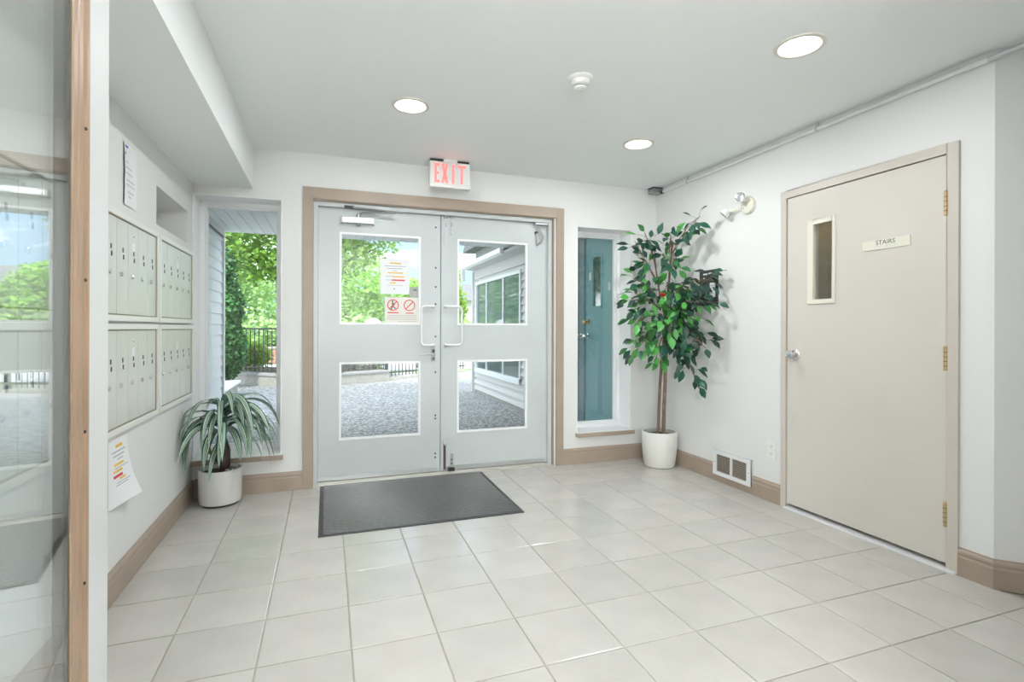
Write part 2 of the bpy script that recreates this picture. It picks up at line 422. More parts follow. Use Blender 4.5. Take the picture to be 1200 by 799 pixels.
def bolts(parent, x, zs, r=.007):
    for z in zs:
        MB().lathe([(r * 1.0, 0), (r * 1.0, -.003), (r * .5, -.005), (0, -.005)], (x, YL, z), 'Y', 10).build('bolt', M_dark, parent, smooth=True)
bolts(d1, .803, (1.938, 1.62, 1.47, 1.335, 1.08, .80, .46, .435, .16, .13))
def pull(parent, xe, xb):   # xe: fixing ends, xb: grip
    pts = []; z0, z1, y = 1.012, 1.316, YL - .045; r = .028; s = 1 if xb > xe else -1
    pts.append((xe, YL, z1)); pts.append((xe, y + .01, z1)); pts.append((xe + s * .012, y, z1))
    for k in range(7):
        a = math.pi / 2 * k / 6; pts.append((xb - s * r + s * r * math.sin(a), y, z1 - r + r * math.cos(a)))
    for k in range(7):
        a = math.pi / 2 * k / 6; pts.append((xb - s * r + s * r * math.cos(a), y, z0 + r - r * math.sin(a)))
    pts += [(xe + s * .012, y, z0), (xe, y + .01, z0), (xe, YL, z0)]
    h = MB().tube(pts, .0095, 10).build('pull_handle', M_pulls, parent, smooth=True)
    for z in (z0, z1):
        MB().lathe([(.016, 0), (.016, -.006), (.010, -.010)], (xe, YL, z), 'Y', 14, close=True).build('rosette', M_alu, h, smooth=True)
pull(d1, .782, .683); pull(d2, .884, 1.004)
# lock with lever thumb piece, left leaf
lk = MB().box(.768, .800, YL - .014, YL, .893, .985).build('lock_case', M_steel, d1, bevel=.003)
MB().box(.776, .792, YL - .017, YL - .013, .955, .978).build('cylinder', M_dark, lk)
MB().box(.778, .790, YL - .017, YL - .013, .900, .915).build('keyhole', M_dark, lk)
MB().tube([(.785, YL - .014, .94), (.780, YL - .035, .942), (.70, YL - .04, .942), (.665, YL - .036, .940)], [.007, .008, .007, .006], 8).build('lever', M_alu, lk, smooth=True)
# flush bolts, right leaf
for (xa, xb_, za, zb) in ((.872, .892, 1.80, 2.015), (.920, .936, 1.885, 2.02)):
    o = MB().box(xa, xb_, YL - .010, YL, za, zb).build('flush_bolt', M_doorw if xa > .9 else M_alu, d2, bevel=.002)
    MB().box(xa - .004, xb_ + .004, YL - .024, YL - .004, zb - .002, zb + .018).build('strike', M_steel, o)
    for k in (.25, .5):
        MB().lathe([(.004, 0), (.004, -.003)], ((xa + xb_) / 2, YL - .010, zb - .03 - k * .06), 'Y', 8, close=True).build('screw', M_dark, o)
o = MB().box(.868, .886, YL - .014, YL, .03, .235).build('flush_bolt', mat('bolt_brown', (.14, .09, .085), .4, metal=.5), d2, bevel=.003)
MB().lathe([(.009, 0), (.010, .03), (.004, .042)], (.877, YL - .007, .22), 'Z', 10, close=True).build('bolt_tip', M_alu, o, smooth=True)
o = MB().box(.918, .944, YL - .018, YL, .045, .150).build('bolt_plate', M_alu, d2, bevel=.004)
for z in (.075, .105): MB().lathe([(.006, 0), (.006, -.004)], (.931, YL - .018, z), 'Y', 10, close=True).build('screw', M_dark, o)
MB().box(.905, .955, YL - .028, YL, .016, .040).build('strike', M_dark, d2)
# door closer on the left leaf
cl = thing('door_closer', 'grey overhead door closer with folding arm on the left entrance leaf', 'door closer', (.21, YL - .02, 1.945))
MB().box(.098, .325, YL - .055, YL - .0005, 1.920, 1.968).build('body', M_alu, cl, bevel=.008)
for xx in (.092, .320): MB().box(xx, xx + .012, YL - .052, YL - .002, 1.918, 1.966).build('end_cap', M_steel, cl, bevel=.003)
MB().lathe([(.014, 0), (.014, .022), (.010, .026)], (.215, YL - .028, 1.967), 'Z', 14, close=True).build('spindle', M_steel, cl, smooth=True)
MB().lathe([(.017, 0), (.014, -.014), (.006, -.018)], (.215, YL - .030, 1.921), 'Z', 14, close=True).build('valve_boss', M_steel, cl, smooth=True)
MB().tube([(.215, YL - .028, 1.990), (.245, YL - .035, 2.004), (.40, YL - .085, 2.006), (.485, YL - .105, 2.008)], .0075, 8).build('main_arm', M_steel, cl, smooth=True)
MB().tube([(.485, YL - .105, 2.012), (.33, YL - .075, 2.026), (.165, YL - .048, 2.036)], .0065, 8).build('link_arm', M_steel, cl, smooth=True)
MB().box(.115, .185, YL - .055, YB + .0305, 2.026, 2.046).build('arm_bracket', M_dark, cl, bevel=.003)
# folded stay arm on the right leaf
st = thing('door_stay', 'small dark folding stay at the top corner of the right entrance leaf', 'door stay', (1.68, YL, 1.95))
MB().box(1.628, 1.745, YB + .028, YL - .001, 2.008, 2.030).build('bracket', M_steel, st, bevel=.003)
MB().tube([(1.64, YL - .02, 2.012), (1.68, YL - .028, 1.965), (1.708, YL - .03, 1.91), (1.695, YL - .026, 1.875), (1.658, YL - .014, 1.848)], .0085, 8).build('curved_arm', M_steel, st, smooth=True)
MB().tube([(1.658, YL - .014, 1.85), (1.655, YL - .014, 1.90), (1.652, YL - .012, 1.945)], .0075, 8).build('straight_arm', M_steel, st, smooth=True)
MB().lathe([(.013, 0), (.013, -.014)], (1.652, YL, 1.948), 'Y', 12, close=True).build('pivot', M_dark, st, smooth=True)

# ---------------------------------------------------------------- side windows
def side_window(name, W, label, y_in=4.185):
    x0, x1, z0, z1 = W
    t = thing(name, label, 'window', ((x0 + x1) / 2, y_in, z0), kind='structure')
    r = MB(); e = .006                                         # white painted reveal lining
    r.box(x0, x0 + e, YB - .002, y_in, z0, z1); r.box(x1 - e, x1, YB - .002, y_in, z0, z1); r.box(x0, x1, YB - .002, y_in, z1 - e, z1)
    r.build('reveal', M_frame, t)
    fm = MB(); a = .038
    fm.box(x0, x0 + a, y_in, YE, z0, z1); fm.box(x1 - a, x1, y_in, YE, z0, z1); fm.box(x0 + a, x1 - a, y_in, YE, z0, z0 + a); fm.box(x0 + a, x1 - a, y_in, YE, z1 - a, z1)
    fm.build('frame', M_frame, t, bevel=.002)
    fm = MB(); b = .012; s = a
    fm.box(x0 + s, x0 + s + b, y_in + .02, YE - .004, z0 + s, z1 - s); fm.box(x1 - s - b, x1 - s, y_in + .02, YE - .004, z0 + s, z1 - s)
    fm.box(x0 + s + b, x1 - s - b, y_in + .02, YE - .004, z0 + s, z0 + s + b); fm.box(x0 + s + b, x1 - s - b, y_in + .02, YE - .004, z1 - s - b, z1 - s)
    fm.build('glazing_bead', M_frame, t, bevel=.002)
    MB().box(x0 + s + b, x1 - s - b, y_in + .035, y_in + .041, z0 + s + b, z1 - s - b).build('pane', M_glass, t)
    so = MB().box(max(x0 - .012, XL + .001), x1 + .014, YB - .045, y_in, z0 - .036, z0 - .001).build('sill', M_tan, t, bevel=.004)
    MB().box(max(x0 - .010, XL + .002), x1 + .011, YB - .042, y_in, z0 - .0015, z0 + .002).build('sill_top', M_frame, so)
    return t
side_window('window_1', W1, 'tall narrow white window left of the entrance door')
side_window('window_2', W2, 'tall narrow white window right of the entrance door')

# ---------------------------------------------------------------- stair door
c = MB()
FX = XR - .014
c.box(FX, XR + .12, SDL + .004, 2.615, 0, 2.031); c.box(FX, XR + .12, 1.603, SDR - .004, 0, 2.031)
c.box(FX, XR + .12, SDR - .004, SDL + .004, SDT + .005, 2.031)
c.box(XR + .05, XR + .07, SDL - .012, SDL + .004, 0, SDT); c.box(XR + .05, XR + .07, SDR - .004, SDR + .012, 0, SDT)
struct('trim_4', c, M_greigef, 'greige steel frame around the stair door', 'door frame', bevel=.002)
sdr = thing('door_3', 'flush greige stair door with a narrow wired glass light', 'door', (XR, (SDL + SDR) / 2, 0), kind='structure')
LFX = XR - .004; G0, G1, GZ0, GZ1 = 2.250, 2.385, 1.322, 1.784
b = MB()
b.box(LFX, LFX + .044, SDR, G0, .032, SDT); b.box(LFX, LFX + .044, G1, SDL, .032, SDT)
b.box(LFX, LFX + .044, G0, G1, .032, GZ0); b.box(LFX, LFX + .044, G0, G1, GZ1, SDT)
b.build('leaf', M_greige, sdr)
m = MB(); o_ = .030
for (ya, yb, za, zb) in ((G0 - .016, G0 + .004, GZ0 - .022, GZ1 + .026), (G1 - .004, G1 + .034, GZ0 - .022, GZ1 + .026), (G0 + .004, G1 - .004, GZ0 - .022, GZ0 + .004), (G0 + .004, G1 - .004, GZ1 - .004, GZ1 + .026)):
    m.box(LFX - .009, LFX + .005, ya, yb, za, zb)
m.build('light_frame', M_cream, sdr, bevel=.002)
pn = MB().box(LFX + .018, LFX + .024, G0, G1, GZ0, GZ1).build('pane', M_glass, sdr)
wi = MB()
for k in range(1, 11): y = G0 + (G1 - G0) * k / 11; wi.box(LFX + .0205, LFX + .0215, y - .0004, y + .0004, GZ0, GZ1)
for k in range(1, 37): z = GZ0 + (GZ1 - GZ0) * k / 37; wi.box(LFX + .0205, LFX + .0215, G0, G1, z - .0004, z + .0004)
wi.build('wire_mesh', M_steel, pn)
for z in (1.745, 1.005, .263):
    h = MB()
    h.lathe([(.0085, -.055), (.0085, .055)], (LFX - .008, SDR - .001, z), 'Z', 12, close=True)
    ho = h.build('hinge', M_brass, sdr, smooth=True)
    for k in (-.033, -.011, .011, .033): MB().lathe([(.0092, -.0012), (.0092, .0012)], (LFX - .008, SDR - .001, z + k), 'Z', 12, close=True).build('knuckle_joint', M_dark, ho)
    MB().lathe([(.0075, .055), (.009, .058), (.005, .064)], (LFX - .008, SDR - .001, z), 'Z', 12, close=True).build('pin_cap', M_brass, ho, smooth=True)
kb = MB().lathe([(.033, 0), (.033, -.004), (.028, -.009), (.013, -.012), (.012, -.034), (.020, -.040), (.027, -.050), (.028, -.060), (.022, -.068), (.0, -.070)], (LFX, 2.508, .985), 'X', 28).build('knob', M_chrome, sdr, smooth=True)
MB().box(LFX - .0025, LFX + .01, SDL - .002, SDL + .0035, .94, 1.03).build('latch_plate', M_brass, sdr)
pq = MB().box(LFX - .0045, LFX, 1.821, 2.071, 1.574, 1.626).build('sign_plate', M_cream, sdr, bevel=.001, label='cream plate lettered STAIRS')
mt = Matrix.Translation((LFX - .0047, 1.946, 1.609)) @ Matrix(((0, 0, -1, 0), (-1, 0, 0, 0), (0, 1, 0, 0), (0, 0, 0, 1)))
text_mesh('STAIRS', .034, 'lettering', M_ink, pq, mt, 'dark capitals reading STAIRS')
br = MB(); rr = random.Random(5)
for k in range(26):
    y = 2.015 - k * .0054
    for zz in (1.584, 1.588, 1.592):
        if rr.random() < .55: br.box(LFX - .0052, LFX - .0044, y - .001, y + .001, zz - .001, zz + .001)
br.build('raised_dots', M_inkg, pq)
struct('trim_5', MB().box(XR - .030, XR + .10, 1.607, SDL + .008, -.004, .010), mat('threshold_white', (.78, .79, .80), .35), 'pale metal threshold strip under the stair door', 'threshold', bevel=.003)
# stair hall behind the door
sh = MB(); M_olive = mat('stairwell_paint', (.46, .38, .19), .7)
sh.box(XR + .12, XR + 1.1, 2.9, 2.98, -.06, 2.6); sh.box(XR + 1.1, XR + 1.18, 1.6, 2.98, -.06, 2.6); sh.box(XR + .12, XR + 1.1, 1.52, 1.6, -.06, 2.6)
sh.box(XR + .12, XR + 1.18, 1.52, 2.98, 2.5, 2.6)
struct('wall_stairwell', sh, M_olive, 'olive painted stairwell wall behind the stair door glass', 'wall')
struct('floor_stairwell', MB().box(XR + .0, XR + 1.18, 1.52, 2.98, -.08, -.03), M_conc, 'concrete landing behind the stair door', 'floor')
sl = thing('stairwell_fill_lamp', 'small round unseen lamp added inside the stairwell', 'lamp', (XR + .6, 2.25, 2.5))
MB().lathe([(.10, 0), (.10, -.02), (.08, -.05), (.0, -.06)], (XR + .6, 2.25, 2.5), 'Z', 20).build('diffuser', mat('fill_lamp_glass', (.9, .9, .85), .5, emit=(1, .9, .7), estr=2.0), sl, smooth=True)
pl = bpy.data.lights.new('stairwell_fill', 'POINT'); pl.energy = 9.0; pl.color = (1, .9, .72); pl.shadow_soft_size = .06  # unseen lamp added to brighten the olive walls behind the glass
plo = bpy.data.objects.new('stairwell_fill', pl); COL.objects.link(plo); plo.parent = sl; plo.location = (0, 0, -.10)

# ---------------------------------------------------------------- open glazed lobby door at the left edge
gd = thing('door_4', 'open white framed lobby door with full-height glass and tan glazing stops', 'door', (-.3714, .4594, 0), kind='structure', rz=math.atan2(.107, .994))
# local: y runs along the leaf from hinge to lock edge, +x faces the camera
S0 = .735; LW = .894; GT = .0225
def lb(n, m, *bx, **k):
    q = MB()
    for x in bx: q.box(*x)
    return q.build(n, m, gd, **k)
lb('lock_stile', M_stile, (-GT, GT, S0 + .014, LW, .012, 2.04), bevel=.002)
lb('hinge_stile', M_stile, (-GT, GT, 0, .10, .012, 2.04), bevel=.002)
lb('bottom_rail', M_stile, (-GT, GT, .10, S0 + .014, .012, .24), bevel=.002)
lb('top_rail', M_stile, (-GT, GT, .10, S0 + .014, 1.935, 2.04), bevel=.002)
lb('glass', M_glass2, (.007, .011, .10, S0 + .012, .235, 1.94)); lb('glass', M_glass2, (-.011, -.007, .10, S0 + .012, .235, 1.94))
def bead(sgn):
    x0 = .011
    pr = [(x0, -.047), (.0130, -.047), (.0148, -.042), (.0152, -.024), (.0172, -.020), (.0180, -.002), (.0225, .003), (.0240, .008), (.0240, .015), (x0, .015)]
    m = MB(); m.prism([(sgn * x, S0 + y, .24) for x, y in pr], (0, 0, 1.695))
    m.prism([(sgn * x, .10 + .015 - y, .24) for x, y in pr], (0, 0, 1.695))
    m.prism([(sgn * x, .162, .24 + .015 - y) for x, y in pr], (0, S0 - .209, 0)); m.prism([(sgn * x, .162, 1.935 - .015 + y) for x, y in pr], (0, S0 - .209, 0))
    o = m.build('glazing_stop', M_bead, gd)
    for k in range(6):
        z = .379 + k * .2847
        MB().lathe([(.0032, 0), (.0032, -.002)], (sgn * .0205, S0 + .0018, z), 'Y', 10, close=True).build('screw', M_dark, o)
bead(1); bead(-1)
for z in (.25, 1.05, 1.85):
    MB().lathe([(.008, -.05), (.008, .05)], (-GT - .004, -.004, z), 'Z', 10, close=True).build('hinge', M_alu, gd, smooth=True)

# ---------------------------------------------------------------- mailboxes
PIT = .1335
def mailbox(y0, z0, label):
    """bank of five tall narrow compartments, local origin at its lower front corner on the wall"""
    t = thing('mailbox_bank', label, 'mailbox', (XL, y0, z0), group='mailbox banks on the left wall')
    W_, H_ = 5 * PIT + .056, .466; e = .028
    X0 = XL
    def lbx(mb, d0, d1, a, b, c_, d_): return mb.box(X0 + d0, X0 + d1, y0 + a, y0 + b, z0 + c_, z0 + d_)
    m = MB(); lbx(m, 0, .020, 0, e - .004, 0, H_); lbx(m, 0, .020, W_ - e + .004, W_, 0, H_); lbx(m, 0, .020, e - .004, W_ - e + .004, 0, e - .004); lbx(m, 0, .020, e - .004, W_ - e + .004, H_ - e + .004, H_)
    m.build('frame', M_trimw, t, bevel=.002)
    m = MB()
    for (a, b, c_, d_) in ((e - .004, e, e - .004, H_ - e + .004), (W_ - e, W_ - e + .004, e - .004, H_ - e + .004), (e, W_ - e, e - .004, e), (e, W_ - e, H_ - e, H_ - e + .004)):
        lbx(m, 0, .015, a, b, c_, d_)
    m.build('inner_edge', mat('mailbox_edge', (.42, .36, .26), .4), t)
    lbx(MB(), 0, .004, e, W_ - e, e, H_ - e).build('back_plate', M_boxd, t)
    for k in range(5):
        a = e + k * PIT + .0015; b = e + (k + 1) * PIT - .0015; c_, d_ = e + .002, H_ - e - .002
        d = lbx(MB(), .004, .012, a, b, c_, d_).build('compartment_door', M_box, t, bevel=.0015)
        mid = (a + b) / 2
        for q, (dy, dz, mm, w_) in enumerate(((-.012, .155, M_paper, .012), (.010, .158, M_boxd, .012), (.004, .128, M_boxd, .011))):
            lbx(MB(), .012, .0135, mid + dy - w_ / 2, mid + dy + w_ / 2, d_ - dz - .010, d_ - dz + .010).build('number_window', mm, d)
        MB().lathe([(.011, .012), (.011, .017), (.008, .020), (0, .020)], (X0, y0 + mid - .022, z0 + d_ - .235), 'X', 14).build('lock', M_chrome, d, smooth=True)
        if k == 2:
            lbx(MB(), .012, .0130, mid - .018, mid + .018, d_ - .118, d_ - .078).build('sticker', M_paper, d, label='white square sticker')
            lbx(MB(), .012, .0135, mid - .008, mid + .008, d_ - .062, d_ - .040).build('carrier_lock', M_paper, d)
            MB().lathe([(.004, .0135), (.004, .0142)], (X0, y0 + mid, z0 + d_ - .05), 'X', 10, close=True).build('keyhole', M_dark, d)
    return t
names = {0: ('nearest the entrance corner', 3.213), 1: ('in the middle of the wall', 2.470), 2: ('behind the open glass door', 1.727)}
for k, (wh, y0) in names.items():
    mailbox(y0, 1.172, 'upper bank of grey-green mailbox doors ' + wh)
    mailbox(y0, .694, 'lower bank of grey-green mailbox doors ' + wh)

# ---------------------------------------------------------------- papers on the left wall
def strips(parent, name, m, rects, fn):
    """flat print: rects (a0,a1,b0,b1) on a sheet mapped to space by fn(a,b)"""
    q = MB()
    for a0, a1, b0, b1 in rects:
        n = 4
        for k in range(n):
            s0, s1 = a0 + (a1 - a0) * k / n, a0 + (a1 - a0) * (k + 1) / n
            q.add([fn(s0, b0), fn(s1, b0), fn(s1, b1), fn(s0, b1)], [(0, 1, 2, 3)])
    return q.build(name, m, parent, fixn=False)
def each(parent, name, m, rects, fn):
    for r_ in rects: strips(parent, name, m, [r_], fn)
def sheet(fn, w_, h_, thick_dir, nu=10, nv=14, th_=.0004):
    q = MB(); d = Vector(thick_dir) * th_; vs = []
    for s in (0, 1):
        for j in range(nv + 1):
            for i in range(nu + 1):
                vs.append(Vector(fn(w_ * i / nu, h_ * j / nv)) + d * s)
    n1 = (nu + 1) * (nv + 1); fs = []
    for s in (0, 1):
        for j in range(nv):
            for i in range(nu):
                a = s * n1 + j * (nu + 1) + i; fs.append((a, a + 1, a + nu + 2, a + nu + 1))
    return q.add(vs, fs)
# lower notice, its bottom corner curling off the wall: a runs along +Y, b runs up
def fnl(a, b, off=0):
    k = max(0, (1 - b / .285)); cur = (k ** 2) * (a / .216) * .055
    return (XL + .0012 + cur + off, 2.578 + a + cur * .25, .385 + b + cur * .25)
t = thing('notice_paper', 'white notice with yellow and red lines curling below the mailboxes', 'paper', (XL, 2.69, .385))
sheet(fnl, .216, .285, (1, 0, 0)).build('sheet', M_paper, t, smooth=True)
F = lambda a, b: fnl(a, b, .0012)
each(t, 'yellow_line', M_yel, [(.075, .150, .245, .258), (.055, .150, .168, .179), (.045, .130, .140, .151), (.095, .145, .104, .114)], F)
strips(t, 'red_line', M_red, [(.045, .125, .118, .130)], F)
strips(t, 'text_lines', M_inkg, [(.035, .180, .226, .232), (.05, .165, .208, .214), (.09, .15, .192, .197), (.06, .19, .156, .160), (.07, .18, .092, .096), (.06, .16, .082, .086)], F)
# upper notice: long list in a clear sleeve, held a little off the wall
def fnu(a, b, off=0):
    k = 1 - a / .17
    return (XL + 0.003 + .006 * k * (1 - abs(b / .27 - .5)) + off, 2.735 + a, 1.69 + b)
t = thing('notice_list', 'narrow white list pinned above the middle mailboxes', 'paper', (XL, 2.82, 1.69))
sheet(fnu, .17, .275, (1, 0, 0)).build('sheet', M_paper, t, smooth=True)
F = lambda a, b: fnu(a, b, .0012)
strips(t, 'heading', M_blue, [(.010, .045, .254, .263), (.006, .016, .222, .232)], F)
strips(t, 'text_lines', M_inkg, [(.01, .05, .19, .194), (.01, .09, .165, .169), (.01, .10, .14, .144), (.02, .13, .11, .114), (.02, .13, .09, .094), (.04, .12, .06, .064), (.05, .09, .04, .044)], F)
MB().box(XL + .001, XL + .006, 2.80, 2.815, 1.935, 1.95).build('pin', M_plast, t)

# ---------------------------------------------------------------- notices on the left leaf
YG = YL + .019
def fnp(x0, z0, off): return lambda a, b: (x0 + a, YG - off, z0 + b)
t = thing('notice_sheet', 'white letter-size notice with yellow and red lines taped to the door glass', 'paper', (.49, YG, 1.41))
MB().box(.381, .599, YG - .0012, YG - .0002, 1.407, 1.677).build('sheet', M_paper, t)
F = fnp(.381, 1.407, .0016)
each(t, 'yellow_line', M_yel, [(.07, .155, .232, .242), (.055, .170, .158, .168), (.09, .180, .128, .138), (.07, .115, .080, .090)], F)
strips(t, 'red_line', M_red, [(.085, .185, .102, .113)], F)
strips(t, 'text_lines', M_inkg, [(.03, .190, .212, .217), (.05, .165, .194, .199), (.09, .125, .178, .182), (.04, .09, .133, .137), (.04, .085, .105, .109), (.05, .17, .066, .069)], F)
strips(t, 'mark', M_ink, [(.100, .108, .036, .044)], F)
t = thing('sticker', 'small grey square sticker beside the white notice on the door glass', 'sticker', (.64, YG, 1.39))
MB().box(.603, .680, YG - .0012, YG - .0002, 1.390, 1.466).build('sheet', mat('sticker_grey', (.42, .43, .40), .6), t)
strips(t, 'picture', M_inkg, [(.030, .050, .010, .040)], fnp(.603, 1.390, .0016)); strips(t, 'heading', M_ink, [(.028, .055, .048, .056)], fnp(.603, 1.390, .0016))
t = thing('prohibition_sign', 'cream sign with two red prohibition circles on the door glass', 'sign', (.545, YG, 1.18))
MB().box(.412, .680, YG - .0022, YG - .0002, 1.178, 1.386).build('plate', mat('sign_cream', (.80, .77, .70), .5), t)
m = MB(); e = .003
for bx in ((.412, .680, 1.178, 1.178 + e), (.412, .680, 1.386 - e, 1.386), (.412, .412 + e, 1.178, 1.386), (.680 - e, .680, 1.178, 1.386)): m.box(bx[0], bx[1], YG - .003, YG - .0021, bx[2], bx[3])
m.build('border', M_inkg, t)
def ring(cx, cz, r, w_, y):
    q = MB(); n = 32; vs = []; fs = []
    for k in range(n):
        a = 2 * math.pi * k / n
        for rr_ in (r, r - w_): vs.append((cx + rr_ * math.cos(a), y, cz + rr_ * math.sin(a)))
    for k in range(n): j = (k + 1) % n; fs.append((2 * k, 2 * j, 2 * j + 1, 2 * k + 1))
    q.add(vs, fs)
    d = (r - w_ / 2) * .7071; n_ = w_ * .38
    q.add([(cx - d - n_, y, cz - d + n_), (cx - d + n_, y, cz - d - n_), (cx + d + n_, y, cz + d - n_), (cx + d - n_, y, cz + d + n_)], [(0, 1, 2, 3)])
    return q
for cx in (.476, .601): ring(cx, 1.322, .044, .007, YG - .0032).build('red_circle', M_red, t, fixn=False)
q = MB(); cx, cz = .476, 1.322; y = YG - .0028      # walking figure behind the left circle
def pg(pts): q.add([(cx + a, y, cz + b) for a, b in pts], [tuple(range(len(pts)))])
pg([(-.004 + .007 * math.cos(a * .7854), .027 + .007 * math.sin(a * .7854)) for a in range(8)])
pg([(-.010, .017), (.004, .018), (.006, -.008), (-.006, -.010)]); pg([(.003, .016), (.016, .004), (.013, .000), (.002, .010)])
pg([(-.006, -.008), (.001, -.009), (-.008, -.032), (-.018, -.032)]); pg([(-.001, -.008), (.006, -.007), (.022, -.026), (.014, -.031)]); pg([(-.018, -.032), (-.006, -.032), (-.006, -.036), (-.018, -.036)])
q.build('figure', M_ink, t, fixn=False)
F = fnp(.412, 1.178, .0032)
strips(t, 'red_captions', M_red, [(.022, .106, .082, .090), (.160, .222, .080, .087)], F)
strips(t, 'text_lines', M_inkg, [(.02, .245, .062, .066), (.02, .240, .048, .052), (.012, .25, .033, .037), (.10, .245, .018, .021)], F)

# ---------------------------------------------------------------- EXIT sign
YX = 3.785
t = thing('exit_sign', 'white box exit sign with glowing red EXIT letters hung from the ceiling', 'exit sign', (.852, YX, 2.18))
hb = MB().box(.703, 1.000, YX - .006, YX + .045, 2.182, 2.368).build('housing', M_plast, t, bevel=.004)
MB().box(.700, 1.003, YX - .016, YX + .047, 2.176, 2.194).build('bottom_lip', M_plast, t, bevel=.003)
MB().box(.800, .905, YX - .008, YX + .04, 2.366, ZC - .001).build('canopy', M_plast, t, bevel=.004)
MB().box(.706, .997, YX + .010, YX + .036, 2.367, ZC - .004).build('mounting_plate', M_dark, t)
MB().box(.716, .987, YX - .0085, YX - .0055, 2.200, 2.358).build('face', mat('exit_face', (.78, .80, .79), .5), t)
M_exit = mat('exit_red', (.85, .08, .09), .5, emit=(1.0, .20, .17), estr=.85)
def letter(polys):
    q = MB()
    for p in polys: q.prism([(a, YX - .0085, b) for a, b in p], (0, -.0012, 0))
    q.build('letter', M_exit, t)
LZ0, LZ1 = 2.210, 2.350; s_ = .0185; bz = .020
def rect(a, b, c_, d_): return [(a, c_), (b, c_), (b, d_), (a, d_)]
letter([rect(.732, .732 + s_, LZ0, LZ1), rect(.7505, .772, LZ0, LZ0 + bz), rect(.7505, .772, LZ1 - bz, LZ1), rect(.7505, .766, 2.270, 2.288)])
xm = .809
letter([[(xm - .027, LZ1), (xm - .006, LZ1), (xm + .028, LZ0), (xm + .007, LZ0)], [(xm + .006, LZ1), (xm + .027, LZ1), (xm - .007, LZ0), (xm - .028, LZ0)]])
letter([rect(.862, .862 + s_, LZ0, LZ1)])
letter([rect(.905, .967, LZ1 - bz, LZ1), rect(.927, .927 + s_, LZ0, LZ1 - bz)])

# ---------------------------------------------------------------- ceiling downlights
M_lens = mat('lamp_lens', (.95, .95, .92), .4, emit=(1, .97, .92), estr=3.0)
M_refl = mat('can_white', (.88, .88, .86), .35)
M_ringb = mat('trim_beige', (.74, .71, .64), .45)
dl_names = ['round recessed ceiling downlight left of the exit sign', 'round recessed ceiling downlight right of the smoke detector near the corner', 'large-looking recessed ceiling downlight nearest the stair door',
    'recessed downlight above the open glass door', 'added unseen downlight just behind the inner doorway', 'added unseen rear lobby downlight near the back wall', 'added unseen rear lobby downlight by the angled wall']
for (x, y), nm in zip(LIGHTS, dl_names):
    t = thing('downlight', nm, 'downlight', (x, y, ZC), group='ceiling downlights')
    MB().lathe([(CAN + .017, 0), (CAN + .015, -.005), (CAN - .002, -.006), (CAN - .006, 0), (CAN - .006, .01)], (x, y, ZC), 'Z', 40).build('trim_ring', M_ringb, t, smooth=True)
    MB().lathe([(CAN - .006, .0), (CAN - .008, .012), (CAN - .010, .022)], (x, y, ZC), 'Z', 40).build('reflector', M_refl, t, smooth=True)
    MB().lathe([(CAN - .009, .021), (CAN - .02, .017), (0, .015)], (x, y, ZC), 'Z', 32).build('lens', M_lens, t, smooth=True)
    ld = bpy.data.lights.new('downlight_lamp', 'AREA'); ld.shape = 'DISK'; ld.size = .14; ld.energy = DOWN_W if y > 2 else (DOWN_W * .68 if x > 1 else DOWN_W * 1.15) if y > 1 else REAR_FILL_W; ld.color = (.955, .985, 1.0)
    lo = bpy.data.objects.new('downlight_lamp', ld); COL.objects.link(lo); lo.parent = t; lo.location = (0, 0, -.004)

# unseen globes added behind the camera to brighten ceiling and walls
M_fill = mat('fill_globe', (.9, .9, .88), .4, emit=(.96, .985, 1.0), estr=FILL_E)
for (x, y), nm in zip(((-.3, -1.5), (-.35, -2.6)), ('added white fill globe nearer the glass door', 'added white fill globe at the rear wall')):
    t = thing('fill_globe_lamp', nm, 'added fill lamp', (x, y, ZC), group='added fill globes in the rear lobby')
    MB().lathe([(.06, 0), (.055, -.02), (.01, -.03)], (x, y, ZC), 'Z', 20, close=True).build('canopy', M_plast, t, smooth=True)
    MB().tube([(x, y, ZC - .02), (x, y, 1.76)], .004, 6).build('cord', M_plast, t)
    MB().lathe([(.16 * math.sin(math.pi * k / 12), .16 * math.cos(math.pi * k / 12)) for k in range(13)], (x, y, 1.62), 'Z', 24).build('globe', M_fill, t, smooth=True)

# ---------------------------------------------------------------- smoke detector
x, y = 1.182, 2.335
t = thing('smoke_detector', 'round white smoke detector between the ceiling downlights', 'smoke detector', (x, y, ZC))
MB().lathe([(.064, 0), (.064, -.008), (.058, -.014), (.046, -.016), (.044, -.022)], (x, y, ZC), 'Z', 32).build('base', M_plast, t, smooth=True)
MB().lathe([(.044, -.022), (.046, -.026), (.043, -.036), (.030, -.042)], (x, y, ZC), 'Z', 32).build('body', M_plast, t, smooth=True)
MB().lathe([(.031, -.040), (.028, -.047), (.027, -.048)], (x, y, ZC), 'Z', 24).build('vent_slot', M_dark, t, smooth=True)
MB().lathe([(.033, -.046), (.031, -.055), (.0, -.058)], (x, y, ZC), 'Z', 24).build('cap', M_plast, t, smooth=True)

